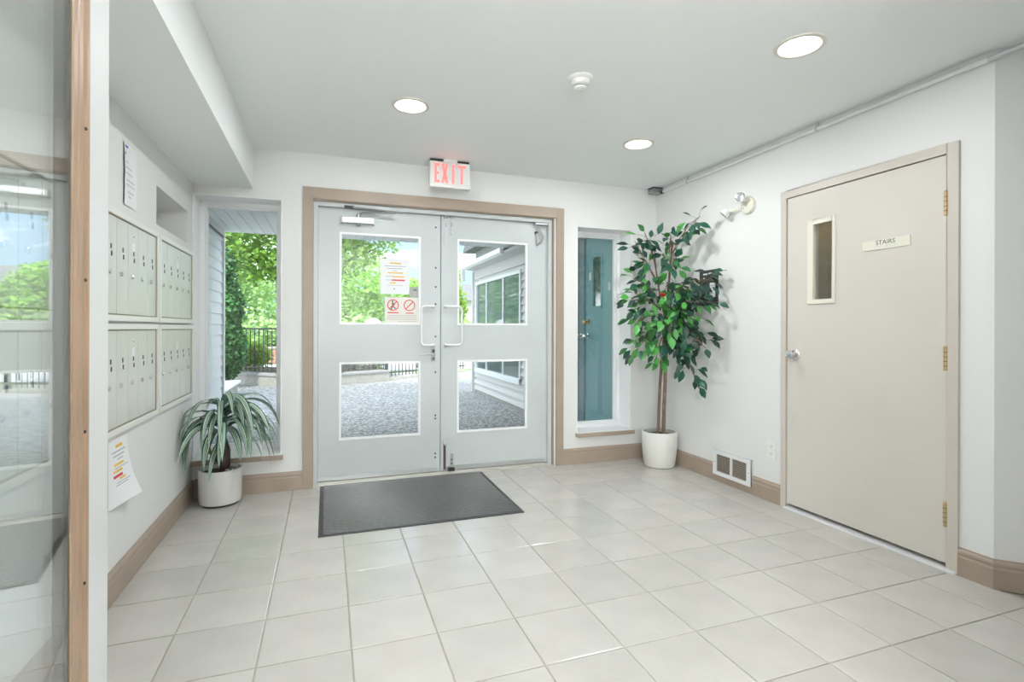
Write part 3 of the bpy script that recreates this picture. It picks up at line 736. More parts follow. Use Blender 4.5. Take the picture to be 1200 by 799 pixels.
# ---------------------------------------------------------------- conduit along the ceiling
t = thing('conduit', 'thin metal conduit running along the top of the right wall', 'conduit', (XR - .02, 2.8, 2.34))
cx_, cz_ = XR - .016, ZC - .040
MB().tube([(cx_, 3.90, cz_), (cx_, 1.505, cz_)], .0115, 12).build('painted_pipe', M_white, t, smooth=True)
MB().tube([(cx_, 1.51, cz_), (cx_, .2, cz_)], .0115, 12).build('bare_pipe', M_alu, t, smooth=True)
MB().tube([(cx_, 1.575, cz_), (cx_, 1.485, cz_)], .0145, 12).build('coupling', M_white, t, smooth=True)
for yy in (3.55, 2.35):
    st_ = MB().tube([(cx_, yy - .008, cz_), (cx_, yy + .008, cz_)], .0135, 12).build('strap', M_alu, t, smooth=True)
    MB().box(cx_ - .006, cx_ + .006, yy - .008, yy + .008, cz_ + .01, ZC - .001).build('strap_tab', M_alu, st_)
t = thing('junction_box', 'small dark metal box at the ceiling corner end of the conduit', 'junction box', (XR - .05, 3.93, ZC - .05))
MB().box(XR - .100, XR - .004, 3.90, 3.975, ZC - .052, ZC - .006).build('box', M_steel, t, bevel=.008)
MB().lathe([(.016, 0), (.016, -.024)], (cx_, 3.90, cz_), 'Y', 12, close=True).build('nut', M_dark, t)
MB().box(XR - .105, XR - .000, 3.895, 3.98, ZC - .006, ZC - .001).build('lid', M_dark, t)

# ---------------------------------------------------------------- emergency light on the right wall
t = thing('emergency_light', 'round cream twin-head emergency light high on the right wall', 'emergency light', (XR, 2.905, 2.03))
MB().lathe([(.062, 0), (.062, -.012), (.056, -.020), (.0, -.022)], (XR, 2.905, 2.015), 'X', 32).build('base_plate', M_cream, t, smooth=True)
def head(c, d, m1):
    c = Vector(c); d = Vector(d).normalized()
    MB().tube([(XR - .02, 2.905 + (c.y - 2.905) * .45, 2.015 + (c.z - 2.015) * .45), c], .008, 8).build('neck', M_cream, t, smooth=True)
    h = MB().lathe([(.014, -.030), (.026, -.018), (.036, .012), (.038, .022), (.034, .023)], c, d, 24).build('lamp_head', M_plast, t, smooth=True)
    MB().lathe([(.034, .021), (.020, .027), (.0, .029)], c, d, 24).build('lens', m1, h, smooth=True)
M_elens = mat('lamp_chrome', (.62, .63, .65), .25, metal=.6)
head((XR - .055, 2.925, 2.070), (-.75, -.62, -.05), M_elens)
head((XR - .050, 3.075, 1.995), (-.55, .45, -.70), M_elens)
for (dy, dz) in ((.045, .005), (.052, -.012), (.030, -.016), (-.035, .025)):
    MB().lathe([(.004, -.020), (.004, -.024)], (XR, 2.905 + dy * .9, 2.015 + dz), 'X', 8, close=True).build('screw', M_steel, t)

# ---------------------------------------------------------------- framed black notice behind the ficus
t = thing('black_plaque', 'black rectangular plaque with white card half hidden behind the ficus', 'plaque', (XR, 3.31, 1.33))
MB().box(XR - .012, XR, 3.203, 3.405, 1.330, 1.602).build('plate', mat('plaque_black', (.055, .055, .062), .35), t, bevel=.002)
MB().box(XR - .0135, XR - .0118, 3.225, 3.285, 1.39, 1.50).build('card', M_paper, t)
strips(t, 'white_marks', M_paper, [(0, .05, 0, .012), (.06, .10, .004, .014), (.0, .02, -.03, -.02)], lambda a, b: (XR - .0128, 3.36 - a, 1.565 + b))
strips(t, 'text_lines', M_inkg, [(.008, .05, .02 * k + .008, .02 * k + .013) for k in range(5)], lambda a, b: (XR - .0138, 3.283 - a, 1.39 + b))

# ---------------------------------------------------------------- vent and outlet on the right wall
t = thing('wall_vent', 'white two-panel air register above the right baseboard', 'vent', (XR, 3.04, .05))
VY0, VY1, VZ0, VZ1 = 2.852, 3.226, .052, .236; vx = XR - .030
MB().box(vx + .012, XR - .001, VY0 + .012, VY1 - .012, VZ0 + .012, VZ1 - .012).build('duct_box', M_black, t)
m = MB(); e = .038; mid = (VY0 + VY1) / 2
m.box(vx, vx + .012, VY0, VY0 + e, VZ0, VZ1); m.box(vx, vx + .012, VY1 - e, VY1, VZ0, VZ1); m.box(vx, vx + .012, VY0 + e, VY1 - e, VZ0, VZ0 + .028); m.box(vx, vx + .012, VY0 + e, VY1 - e, VZ1 - .028, VZ1); m.box(vx, vx + .012, mid - .009, mid + .009, VZ0 + .028, VZ1 - .028)
m.box(vx + .004, XR, VY0, VY0 + .004, VZ0, VZ1); m.box(vx + .004, XR, VY1 - .004, VY1, VZ0, VZ1); m.box(vx + .004, XR, VY0, VY1, VZ1 - .004, VZ1)
m.build('face_frame', M_white, t)
M_slat = mat('slat_taupe', (.33, .28, .23), .5)
for (a, b_) in ((VY0 + e, mid - .009), (mid + .009, VY1 - e)):
    for k in range(10):
        z = VZ0 + .034 + k * .0128
        MB().prism([(vx + .002, a, z), (vx + .004, a, z - .001), (vx + .012, a, z + .006), (vx + .010, a, z + .007)], (0, b_ - a, 0)).build('slat', M_slat, t)
for yy in (VY0 + .017, VY1 - .017): MB().lathe([(.004, 0), (.004, -.002)], (vx, yy, .145), 'X', 8, close=True).build('screw', M_steel, t)
t = thing('wall_outlet', 'white duplex electrical outlet left of the stair door', 'outlet', (XR, 2.697, .343))
pl_ = MB().box(XR - .006, XR, 2.660, 2.734, .285, .400).build('cover_plate', M_plast, t, bevel=.003)
for zz in (.366, .318):
    rc = MB().lathe([(.016, -.006), (.016, -.0085), (.0, -.0085)], (XR, 2.697, zz), 'X', 16).build('receptacle', M_plast, t, smooth=True)
    for dy in (-.006, .006): MB().box(XR - .0092, XR - .0084, 2.697 + dy - .001, 2.697 + dy + .001, zz - .001, zz + .008).build('slot', M_dark, rc)
    MB().lathe([(.0022, -.0084), (.0022, -.0092)], (XR, 2.697, zz - .008), 'X', 8, close=True).build('ground_hole', M_dark, rc)

# ---------------------------------------------------------------- entrance mat
t = thing('entrance_mat', 'dark grey ribbed rubber-edged mat in front of the entrance door', 'mat', (.55, 3.53, 0))
X0, X1, Y0, Y1 = -.045, 1.160, 3.035, 4.02
m = MB(); pr = [(Y0 + .022, .004)]
nr = 34; pw = (Y1 - Y0 - .044) / nr
for k in range(nr):
    y = Y0 + .022 + k * pw
    pr += [(y + pw * .15, .0042), (y + pw * .3, .0105), (y + pw * .75, .0105), (y + pw * .9, .0042)]
vs = [(X0 + .025, y, z) for y, z in pr] + [(X1 - .025, y, z) for y, z in pr]; n = len(pr)
m.add(vs, [(i, i + 1, n + i + 1, n + i) for i in range(n - 1)])
m.build('ribs', M_mat, t, kind='stuff')
m = MB()
for (a, b_, c_, d_) in ((X0, X1, Y0, Y0 + .024), (X0, X1, Y1 - .024, Y1), (X0, X0 + .027, Y0 + .024, Y1 - .024), (X1 - .027, X1, Y0 + .024, Y1 - .024)): m.box(a, b_, c_, d_, .0003, .0045)
m.box(X0 + .02, X1 - .02, Y0 + .02, Y1 - .02, .0003, .0040)
m.build('rubber_border', M_mate, t)

# ================================================================== indoor plants
def leaf_blade(n=4, cup=.18):
    """pointed oval leaf, unit length along +Y from the stalk, folded on the midrib"""
    prof = [(0, 0), (.12, .10), (.35, .24), (.6, .23), (.82, .11), (1, 0)]
    q = MB(); vs = []; fs = []
    for i, (y, w_) in enumerate(prof):
        z = -.16 * y * y
        vs += [(-w_, y, z + w_ * cup * 1.2), (0, y, z), (w_, y, z + w_ * cup * 1.2)]
    for i in range(len(prof) - 1):
        a = i * 3; fs += [(a, a + 1, a + 4, a + 3), (a + 1, a + 2, a + 5, a + 4)]
    return q.add(vs, fs)
def green(name, col, rough=.45, trans=.12, rnd_=.3):
    m = mat(name, col, rough, rnd=rnd_)
    return m
# --- artificial ficus in the corner
PX, PY = 2.628, 3.715
fic = thing('artificial_ficus', 'tall leafy artificial ficus in a white pot in the room corner', 'potted plant', (PX, PY, 0))
pr = [(.0, .004), (.120, .004), (.126, .012), (.138, .10), (.1445, .20), (.146, .286), (.143, .292), (.134, .292), (.131, .286), (.130, .25), (.0, .25)]
MB().lathe(pr[:9], (PX, PY, 0), 'Z', 40).build('pot', M_potw, fic, smooth=True)
MB().lathe([(0, .0005), (.116, .0005), (.118, .006), (0, .006)], (PX, PY, 0), 'Z', 32).build('pot_foot', M_dark, fic)
MB().lathe([(.1305, .258), (.09, .266), (.04, .262), (0, .268)], (PX, PY, 0), 'Z', 24).build('moss', M_moss, fic, smooth=True)
s1 = [(2.615, 3.715, .25), (2.618, 3.712, .45), (2.626, 3.705, .70), (2.640, 3.690, .95), (2.655, 3.680, 1.15), (2.65, 3.69, 1.30), (2.60, 3.69, 1.48), (2.56, 3.68, 1.66), (2.545, 3.67, 1.80)]
s2 = [(2.650, 3.690, .25), (2.652, 3.685, .5), (2.657, 3.675, .76), (2.664, 3.672, 1.05), (2.668, 3.668, 1.33), (2.672, 3.650, 1.55), (2.665, 3.62, 1.72), (2.645, 3.56, 1.84)]
MB().tube(s1, [.0125, .0125, .012, .0115, .011, .009, .007, .006, .004], 9).build('trunk', M_trunk, fic, smooth=True)
MB().tube(s2, [.0155, .015, .0145, .014, .0125, .010, .007, .004], 9).build('trunk', M_trunk, fic, smooth=True)
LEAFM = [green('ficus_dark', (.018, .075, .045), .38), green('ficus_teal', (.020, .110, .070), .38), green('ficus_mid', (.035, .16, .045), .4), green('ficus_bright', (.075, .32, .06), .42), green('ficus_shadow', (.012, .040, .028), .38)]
proto = []
for m_ in LEAFM:
    b = leaf_blade(); me_o = b.build('leaf', m_, smooth=True, fixn=False); me_o.parent = fic; proto.append(me_o)
protoused = [False] * 5
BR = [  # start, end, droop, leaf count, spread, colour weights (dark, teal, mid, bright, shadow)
 ((2.60, 3.68, 1.50), (2.36, 3.68, 1.86), .00, 13, .055, (3, 4, 1, 0, 1)),
 ((2.56, 3.68, 1.66), (2.44, 3.66, 1.93), .00, 11, .055, (3, 4, 1, 1, 0)),
 ((2.66, 3.62, 1.72), (2.60, 3.53, 1.90), .00, 10, .055, (3, 4, 1, 1, 0)),
 ((2.66, 3.60, 1.75), (2.615, 3.20, 1.985), -.03, 12, .030, (4, 2, 1, 1, 1)),
 ((2.64, 3.60, 1.60), (2.55, 3.42, 1.74), .0, 12, .055, (3, 3, 1, 2, 0)),
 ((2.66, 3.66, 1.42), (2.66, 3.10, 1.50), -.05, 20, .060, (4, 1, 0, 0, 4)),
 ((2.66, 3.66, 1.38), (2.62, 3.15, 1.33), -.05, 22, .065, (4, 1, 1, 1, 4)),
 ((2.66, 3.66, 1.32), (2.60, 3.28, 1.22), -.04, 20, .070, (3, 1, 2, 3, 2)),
 ((2.63, 3.69, 1.36), (2.30, 3.62, 1.55), -.03, 16, .050, (3, 2, 3, 4, 1)),
 ((2.62, 3.69, 1.30), (2.27, 3.57, 1.36), -.05, 20, .060, (2, 1, 3, 6, 1)),
 ((2.64, 3.68, 1.22), (2.29, 3.55, 1.18), -.05, 22, .065, (2, 1, 3, 5, 2)),
 ((2.65, 3.67, 1.14), (2.28, 3.55, .96), -.05, 18, .055, (1, 1, 3, 5, 1)),
 ((2.64, 3.67, 1.10), (2.44, 3.52, .84), -.04, 14, .045, (1, 1, 2, 5, 0)),
 ((2.66, 3.64, 1.24), (2.48, 3.36, 1.16), -.03, 18, .065, (2, 2, 2, 5, 1)),
 ((2.66, 3.66, 1.18), (2.64, 3.16, 1.00), -.05, 18, .055, (4, 2, 1, 0, 3)),
 ((2.66, 3.66, 1.08), (2.60, 3.19, .70), -.08, 18, .045, (3, 4, 1, 0, 2)),
 ((2.66, 3.66, 1.12), (2.58, 3.34, .92), -.04, 16, .050, (3, 4, 1, 0, 2)),
 ((2.65, 3.66, 1.50), (2.58, 3.40, 1.45), -.02, 12, .060, (3, 1, 2, 3, 2)),
]
rf = random.Random(11)
nleaf = 0; extra = MB(); stalks = MB()
BR = [(a, b, dr, int(c_ * 1.0), sp_, w_) for (a, b, dr, c_, sp_, w_) in BR] + [(a, b, dr, int(c_ * .7), sp_ * 1.1, w_) for (a, b, dr, c_, sp_, w_) in BR]
for (a, b, dr, cnt, sprd, wts) in BR:
    a, b = Vector(a), Vector(b); mid = (a + b) / 2 + Vector((0, 0, -dr * 1.5 + .02)) + Vector((rf.uniform(-.02, .02), rf.uniform(-.02, .02), 0))
    pts = [a * (1 - t_) ** 2 + mid * 2 * t_ * (1 - t_) + b * t_ * t_ for t_ in [k / 7 for k in range(8)]]
    for p in pts: p.x = min(p.x, XR - .03)
    MB().tube(pts, [.0045, .004, .0038, .0035, .003, .0026, .0022, .0015], 6).build('branch', M_trunk, fic, smooth=True)
    for k in range(cnt):
        t_ = min(1, .22 + .78 * (k + rf.random() * .6) / cnt)
        p = a * (1 - t_) ** 2 + mid * 2 * t_ * (1 - t_) + b * t_ * t_
        off = Vector((rf.gauss(0, 1), rf.gauss(0, 1), rf.gauss(0, .9))) * sprd
        if off.length > 1.6 * sprd: off = off.normalized() * 1.6 * sprd
        pb_ = p.copy(); p = p + off
        p.x = min(p.x, XR - .075); p.y = min(p.y, YB - .075)
        d = (off.normalized() * .8 + (b - a).normalized() * .7 + Vector((rf.uniform(-.4, .4), rf.uniform(-.4, .4), -.55 + rf.uniform(-.3, .25)))).normalized()
        up = Vector((-.33 + rf.uniform(-.6, .6), -.75 + rf.uniform(-.6, .6), .75 + rf.uniform(-.3, .5)))
        xa = d.cross(up).normalized(); za = xa.cross(d).normalized()
        L = rf.uniform(.078, .108)
        if p.x + d.x * L > XR - .01: p.x -= .05
        if p.y + d.y * L > YB - .01: p.y -= .05
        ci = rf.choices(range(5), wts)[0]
        stalks.tube([pb_, (pb_ + p) / 2 + Vector((0, 0, .006)), p], .0012, 3, cap=False)
        lm = Matrix((xa, d, za)).transposed().to_4x4(); lm = Matrix.Translation(p - Vector((PX, PY, 0))) @ lm @ Matrix.Diagonal((L, L, L, 1))
        if nleaf >= 296:
            xm_ = Matrix.Translation(Vector((PX, PY, 0))) @ lm; lbd = leaf_blade()
            extra.cur = ci; extra.add([xm_ @ Vector(v_) for v_ in lbd.v], lbd.f); continue
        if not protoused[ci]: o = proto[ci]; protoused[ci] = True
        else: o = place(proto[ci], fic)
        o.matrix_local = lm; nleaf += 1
stalks.build('leaf_stalks', M_trunk, fic, kind='stuff')
extra.build('leaf_filler', LEAFM, fic, smooth=True, fixn=False, kind='stuff')
# red artificial bloom among the leaves
fl_ = MB(); cR = Vector((2.449, 3.43, 1.39))
for k in range(9):
    a = k * 2.4; el = .3 + .11 * k
    d = Vector((math.cos(a) * math.cos(el), math.sin(a) * math.cos(el), math.sin(el)))
    s = d.cross(Vector((0, 0, 1))).normalized(); u = s.cross(d)
    p = cR; L = .040
    fl_.add([p, p + d * L * .6 + s * .016 + u * .004, p + d * L * 1.0 + u * .006, p + d * L * .6 - s * .016 + u * .004], [(0, 1, 2, 3)])
fl_.build('flower', mat('petal_red', (.55, .012, .02), .5), fic, label='small red bloom', fixn=False)

MB().tube([(2.645, 3.66, 1.33), (2.55, 3.54, 1.38), (2.449, 3.43, 1.392)], [.003, .0025, .002], 6).build('flower_stalk', M_trunk, fic)
# --- striped dracaena in the left corner
QX, QY = -.655, 3.845
dra = thing('striped_dracaena', 'drooping green and white striped plant in a pale pot by the left window', 'potted plant', (QX, QY, 0))
MB().lathe([(0, .012), (.112, .012), (.120, .018), (.125, .05), (.127, .225), (.125, .230), (.118, .230), (.116, .222), (.115, .19)], (QX, QY, 0), 'Z', 40).build('pot', M_potg, dra, smooth=True)
MB().lathe([(0, .0005), (.104, .0005), (.106, .014), (0, .014)], (QX, QY, 0), 'Z', 32).build('pot_foot', M_dark, dra)
MB().lathe([(.1155, .205), (.08, .213), (.03, .208), (0, .214)], (QX, QY, 0), 'Z', 24).build('soil', M_soil, dra, smooth=True)
MB().tube([(QX + .02, QY - .01, .20), (QX + .028, QY - .02, .27), (QX + .030, QY - .022, .35), (QX + .018, QY - .02, .42), (QX + .012, QY - .02, .50)], [.036, .034, .032, .024, .014], 10).build('stem', M_dtrunk, dra, smooth=True)
MB().tube([(QX + .02, QY - .03, .26), (QX - .02, QY - .05, .31), (QX - .045, QY - .06, .345)], [.016, .014, .010], 8).build('stem', M_dtrunk, dra, smooth=True)
MB().tube([(QX - .045, QY - .06, .34), (QX - .06, QY - .065, .40), (QX - .065, QY - .065, .45)], [.010, .009, .007], 8).build('shoot', mat('shoot_olive', (.19, .20, .05), .6), dra, smooth=True)
MB().tube([(QX + .012, QY - .02, .48), (QX + .012, QY - .03, .58), (QX + .014, QY - .03, .66)], [.011, .008, .004], 8).build('shoot', mat('shoot_olive', (.19, .20, .05), .6), dra, smooth=True)
rc_ = random.Random(8); q = MB()
for k in range(16):
    a = rc_.uniform(-1.2, .6); r_ = rc_.uniform(.045, .09); c0 = Vector((QX + .02 + r_ * math.cos(a), QY - .02 + r_ * math.sin(a), .214 + rc_.uniform(0, .012)))
    v = [c0 + Vector((rc_.uniform(-.018, .018), rc_.uniform(-.018, .018), rc_.uniform(0, .016))) for _ in range(4)]
    q.add(v, [(0, 1, 2), (0, 2, 3), (0, 3, 1), (1, 3, 2)])
q.build('crumpled_wrap', mat('foil', (.66, .64, .70), .3), dra)
MD = [mat('stripe_dark', (.03, .12, .085), .35), mat('stripe_green', (.13, .33, .21), .35), mat('stripe_cream', (.80, .86, .72), .4)]
WS = [-1, -.62, -.44, -.20, -.10, .10, .20, .44, .62, 1]; WM = [0, 2, 1, 2, 0, 2, 1, 2, 0]
def blade(base, az, el, L, wid, droop, twist=0.0):
    """long arching strap leaf"""
    d = Vector((math.cos(az) * math.cos(el), math.sin(az) * math.cos(el), math.sin(el)))
    p = Vector(base); n = 13; rows = []; st_ = L / n
    for i in range(n + 1):
        t_ = i / n
        w_ = wid * min(1, (t_ / .12) * .5 + .5) * (1 - max(0, (t_ - .45) / .55) ** 1.8)
        hd = Vector((math.cos(az), math.sin(az), 0)); side = Vector((-math.sin(az), math.cos(az), 0))
        up = d.cross(side); up = -up if up.z < 0 else up
        side2 = (side * math.cos(twist) + up * math.sin(twist)).normalized(); up2 = d.cross(side2).normalized(); up2 = up2 if up2.z > 0 else -up2
        rows.append((Vector(p), side2, up2, max(w_, .0006)))
        p += d * st_
        d = (d + Vector((0, 0, -droop / n * (1.0 + .8 * t_)))).normalized()
        if p.x < XL + .026: p.x = XL + .026
        if p.y > YB - .055: p.y = YB - .055
        if p.z < .03: p.z = .03
    q = MB(); nc = len(WS)
    for (p, s, u, w_) in rows: 
        for c_ in WS:
            v = p + s * (c_ * w_) + u * (abs(c_) * w_ * .28)
            v.x = max(v.x, XL + .004); v.y = min(v.y, YB - .03); q.v.append(tuple(v))
    for i in range(n):
        for c_ in range(nc - 1):
            q.f.append((i * nc + c_, i * nc + c_ + 1, (i + 1) * nc + c_ + 1, (i + 1) * nc + c_)); q.mi.append(WM[c_])
    q.build('leaf', MD, dra, smooth=True, fixn=False)
rb = random.Random(21)
BL = []
for k in range(40):
    tier = k / 40
    az = math.radians(-52 + rb.uniform(-1, 1) * 105)            # mostly into the room
    BL.append((az, rb.uniform(.15, 1.05), rb.uniform(.34, .50), rb.uniform(.017, .026), rb.uniform(2.0, 3.4), .46 + .20 * tier))
BL += [(R(190), .7, .30, .017, 3.4, .52), (R(215), .5, .40, .019, 2.6, .50), (R(235), .6, .42, .019, 2.4, .55), (R(10), .55, .36, .018, 2.4, .52), (R(-20), .3, .36, .02, 2.0, .46), (R(60), 1.0, .30, .016, 2.4, .58), (R(120), 1.1, .28, .016, 2.2, .58), (R(-100), -.1, .30, .019, 1.6, .40), (R(-85), .2, .30, .020, 2.4, .46)]
for az, el, L, wd, dr, bz_ in BL:
    blade((QX + .013 + .012 * math.cos(az), QY - .025 + .012 * math.sin(az), bz_), az, el, L, wd, dr, rb.uniform(-.5, .5))

# ================================================================== outside
# patio of exposed aggregate
gm = bpy.data.materials.new('aggregate'); gm.use_nodes = True; t_ = gm.node_tree; bs = t_.nodes['Principled BSDF']; bs.inputs['Roughness'].default_value = .8
tcn = t_.nodes.new('ShaderNodeTexCoord'); vo = t_.nodes.new('ShaderNodeTexVoronoi'); vo.inputs['Scale'].default_value = 46
t_.links.new(tcn.outputs['Object'], vo.inputs['Vector']); rp = t_.nodes.new('ShaderNodeValToRGB'); rp.color_ramp.interpolation = 'LINEAR'
sepc = t_.nodes.new('ShaderNodeSeparateColor'); t_.links.new(vo.outputs['Color'], sepc.inputs[0]); t_.links.new(sepc.outputs[0], rp.inputs[0])
rp.color_ramp.elements[0].color = (.13, .13, .13, 1); rp.color_ramp.elements[1].color = (.62, .61, .60, 1); e_ = rp.color_ramp.elements.new(.55); e_.color = (.30, .297, .295, 1)
t_.links.new(rp.outputs[0], bs.inputs['Base Color'])
bmp = t_.nodes.new('ShaderNodeBump'); bmp.inputs['Strength'].default_value = .5; bmp.inputs['Distance'].default_value = .006; bmp.invert = True
t_.links.new(vo.outputs['Distance'], bmp.inputs['Height']); t_.links.new(bmp.outputs[0], bs.inputs['Normal'])
GZ = -.035
struct('patio_ground', MB().box(-4.5, 6.5, YE, 14.2, GZ - .1, GZ), gm, 'grey exposed-aggregate patio outside the entrance', 'patio')
struct('lawn', MB().box(-60, 60, 14.2, 90, GZ - .3, GZ - .12), mat('lawn_green', (.16, .26, .07), .95, var=.3, vscale=1.5), 'green open ground beyond the patio', 'lawn')
struct('road', MB().box(-60, 60, 16.2, 20.0, GZ - .13, GZ - .10), mat('road_pale', (.52, .53, .55), .9, var=.08, vscale=1), 'pale road beyond the fence', 'road')

# white siding wing left of the entrance
lw = thing('wall_siding_left', 'white lap-sided wall seen through the left side window', 'wall', (-1.18, 5.6, GZ), kind='structure')
MB().box(-1.9, -1.195, YE, 7.0, GZ, 2.32).build('core', M_side, lw)
brd = None; ex = .122
for k in range(20):
    z = GZ + k * ex
    if z > 2.3: break
    if brd is None:
        brd = MB().prism([(-1.195, YE, z), (-1.168, YE, z), (-1.186, YE, z + ex + .012), (-1.195, YE, z + ex + .012)], (0, 6.985 - YE, 0)).build('siding_board', M_side, lw)
    else: place(brd, lw, loc=(0, 0, k * ex))
MB().box(-1.20, -1.150, 6.96, 7.02, GZ, 2.3).build('corner_trim', M_frame, lw, bevel=.003)
MB().box(-1.195, -1.150, YE, 6.96, 2.225, 2.30).build('frieze_trim', M_sideg, lw, bevel=.003)
MB().box(-1.168, -1.156, YE + .02, 6.96, 2.205, 2.226).build('frieze_shadow_strip', M_dark, lw)  # dark strip standing in for the shade under the frieze

# canopy soffit of narrow panels over the entrance
ZS, YSO = 2.30, 7.06
cp = thing('ceiling_canopy', 'white grooved canopy soffit over the entrance patio', 'canopy', (.7, 5.6, ZS), kind='structure')
MB().box(-1.9, 4.6, YE, YSO, ZS + .014, ZS + .34).build('canopy_deck', M_sofw, cp)
MB().box(-1.9, 4.6, YSO, YSO + .02, ZS - .004, ZS + .36).build('fascia', M_frame, cp)
pw = .117; pnl = None
for k in range(48):
    x = -1.9 + k * pw
    if x > 3.6: break
    if pnl is None: pnl = MB().prism([(x + .003, YE, ZS + .014), (x + .012, YE, ZS), (x + pw - .006, YE, ZS), (x + pw - .001, YE, ZS + .014)], (0, YSO - YE, 0)).build('soffit_panel', M_sofw, cp)
    else: place(pnl, cp, loc=(k * pw, 0, 0))
struct('wall_shade_block', MB().box(-9, 9, YBACK - 1, YE - .02, ZC + .24, 10.0), M_sideg, 'unseen upper building mass added to keep sun off the patio', 'building')  # unseen mass added as a sun block, height set by its shadow

# wing with teal door and windows on the right
wg = thing('side_wing', 'grey lap-sided building wing with white window outside the right leaf', 'building', (2.6, 7, GZ))
XW = 2.60; YW1 = 9.4
MB().box(XW + .02, XW + 3.5, YE + .0, YW1, GZ, 2.24).build('core', M_sideg, wg)
WY0, WY1, WZ0, WZ1 = 6.95, 9.20, .43, 1.93
TY0_, TY1_, TZ = 4.26, 5.09, 2.10
ex = .112; bd = {}
def board(y0, y1, z, key):
    if key not in bd:
        o = MB().prism([(XW + .02, y0, 0), (XW - .028, y0, 0), (XW + .012, y0, ex + .01), (XW + .02, y0, ex + .01)], (0, y1 - y0, 0)).build('siding_board', M_sideg, wg); bd[key] = o
        o.location = (0, 0, z); return
    place(bd[key], wg, loc=(0, 0, z))
ORG_fix = ORG[wg.name]
for k in range(20):
    z = k * ex + .03
    zw = z
    if zw > 2.13: break
    segs = [('a', TY1_ + .06, WY0 - .05), ('b', WY1 + .05, YW1 - .03)]
    if zw > TZ: segs = [('c', YE, YW1 - .03)]
    elif zw + ex < WZ0 - .04 or zw > WZ1 + .06: segs = [('d', TY1_ + .06, YW1 - .03)]
    for key, y0, y1 in segs: board(y0, y1, z, key)
MB().box(XW - .02, XW + .02, YW1 - .04, YW1 + .01, GZ, 2.22).build('corner_trim', M_sideg, wg)
MB().box(XW - .012, XW + .02, YE, YW1, GZ, GZ + .06).build('base_trim', M_conc, wg)
MB().box(XW - .016, XW + .02, TY1_ + .06, YW1 - .03, 2.08, 2.215).build('frieze_board', M_sideg, wg)
# its window
wn = MB()
a = .05
wn.box(XW - .04, XW + .03, WY0 - a, WY0, WZ0 - a, WZ1 + a); wn.box(XW - .04, XW + .03, WY1, WY1 + a, WZ0 - a, WZ1 + a); wn.box(XW - .04, XW + .03, WY0, WY1, WZ1, WZ1 + a); wn.box(XW - .06, XW + .03, WY0 - a, WY1 + a, WZ0 - a - .03, WZ0)
wo_ = wn.build('window_frame', M_frame, wg, bevel=.003)
for yy in (7.72, 8.62): MB().box(XW - .025, XW + .02, yy - .022, yy + .022, WZ0, WZ1).build('mullion', M_frame, wo_)
prev = WY0
M_wglass = mat('wing_window_glass', (.10, .15, .15), .04, spec=1.0)
for yy in (7.72, 8.62, WY1):
    MB().box(XW - .006, XW + .0, prev + .01, yy - .01, WZ0, WZ1).build('pane', M_wglass, wo_); prev = yy
# eave and roof
ev = MB().prism([(2.38, YE + .1, 2.22), (XW + .02, YE + .1, 2.20), (XW + .02, YE + .1, 2.24), (2.38, YE + .1, 2.26)], (0, YW1 - .02 - YE - .1, 0)).build('eave_soffit', M_sideg, wg)
MB().prism([(2.32, YSO + .03, 2.235), (2.36, YSO + .03, 2.205), (2.38, YSO + .03, 2.30), (2.32, YSO + .03, 2.30)], (0, YW1 - .0 - YSO - .03, 0)).build('gutter', M_frame, wg)
MB().prism([(2.38, YSO + .03, 2.27), (2.38, YSO + .03, 2.30), (XW + 3.5, YSO + .03, 3.2), (XW + 3.5, YSO + .03, 3.1)], (0, YW1 - YSO - .03, 0)).build('roof', mat('shingle_grey', (.15, .15, .16), .9, var=.2, vscale=20), wg)
MB().box(2.34, 2.40, YW1 + .0, YW1 + .08, 2.02, 2.24).build('downspout_head', M_frame, wg)
MB().box(XW - .05, XW - .0, YW1 + .02, YW1 + .08, GZ, 2.2).build('downspout', M_sideg, wg)
# teal door of the wing
td = thing('teal_door', 'teal green exterior door seen through the right side window', 'door', (XW, 4.68, GZ))
m = MB(); m.box(XW - .035, XW + .02, TY1_, TY1_ + .075, GZ, TZ + .05); m.box(XW - .035, XW + .02, TY0_ - .016, TY0_ - .001, GZ, TZ + .05); m.box(XW - .035, XW + .02, TY0_ - .001, TY1_, TZ - .01, TZ + .05)
m.build('door_frame', mat('teal_frame', (.21, .28, .29), .45), td)
DY0, DY1 = TY0_ + .003, TY1_ - .115
MB().box(XW - .03, XW + .02, DY1 + .002, TY1_ - .001, GZ, TZ - .012).build('side_jamb', mat('teal_jamb', (.22, .32, .36), .45), td)
KY0, KY1, KZ0, KZ1 = 4.635, 4.80, 1.375, 1.875
m = MB(); xx0, xx1 = XW - .012, XW + .02
m.box(xx0, xx1, DY0, KY0, GZ + .01, TZ - .013); m.box(xx0, xx1, KY1, DY1, GZ + .01, TZ - .013); m.box(xx0, xx1, KY0, KY1, GZ + .01, KZ0); m.box(xx0, xx1, KY0, KY1, KZ1, TZ - .013)
m.build('leaf', M_teal, td)
m = MB(); e = .022
m.box(XW - .022, XW - .01, KY0 - e, KY0, KZ0 - e, KZ1 + e); m.box(XW - .022, XW - .01, KY1, KY1 + e, KZ0 - e, KZ1 + e); m.box(XW - .022, XW - .01, KY0, KY1, KZ0 - e, KZ0); m.box(XW - .022, XW - .01, KY0, KY1, KZ1, KZ1 + e)
m.build('light_frame', M_teal, td)
MB().box(XW - .004, XW + .0, KY0, KY1, KZ0, KZ1).build('pane', M_wglass, td)
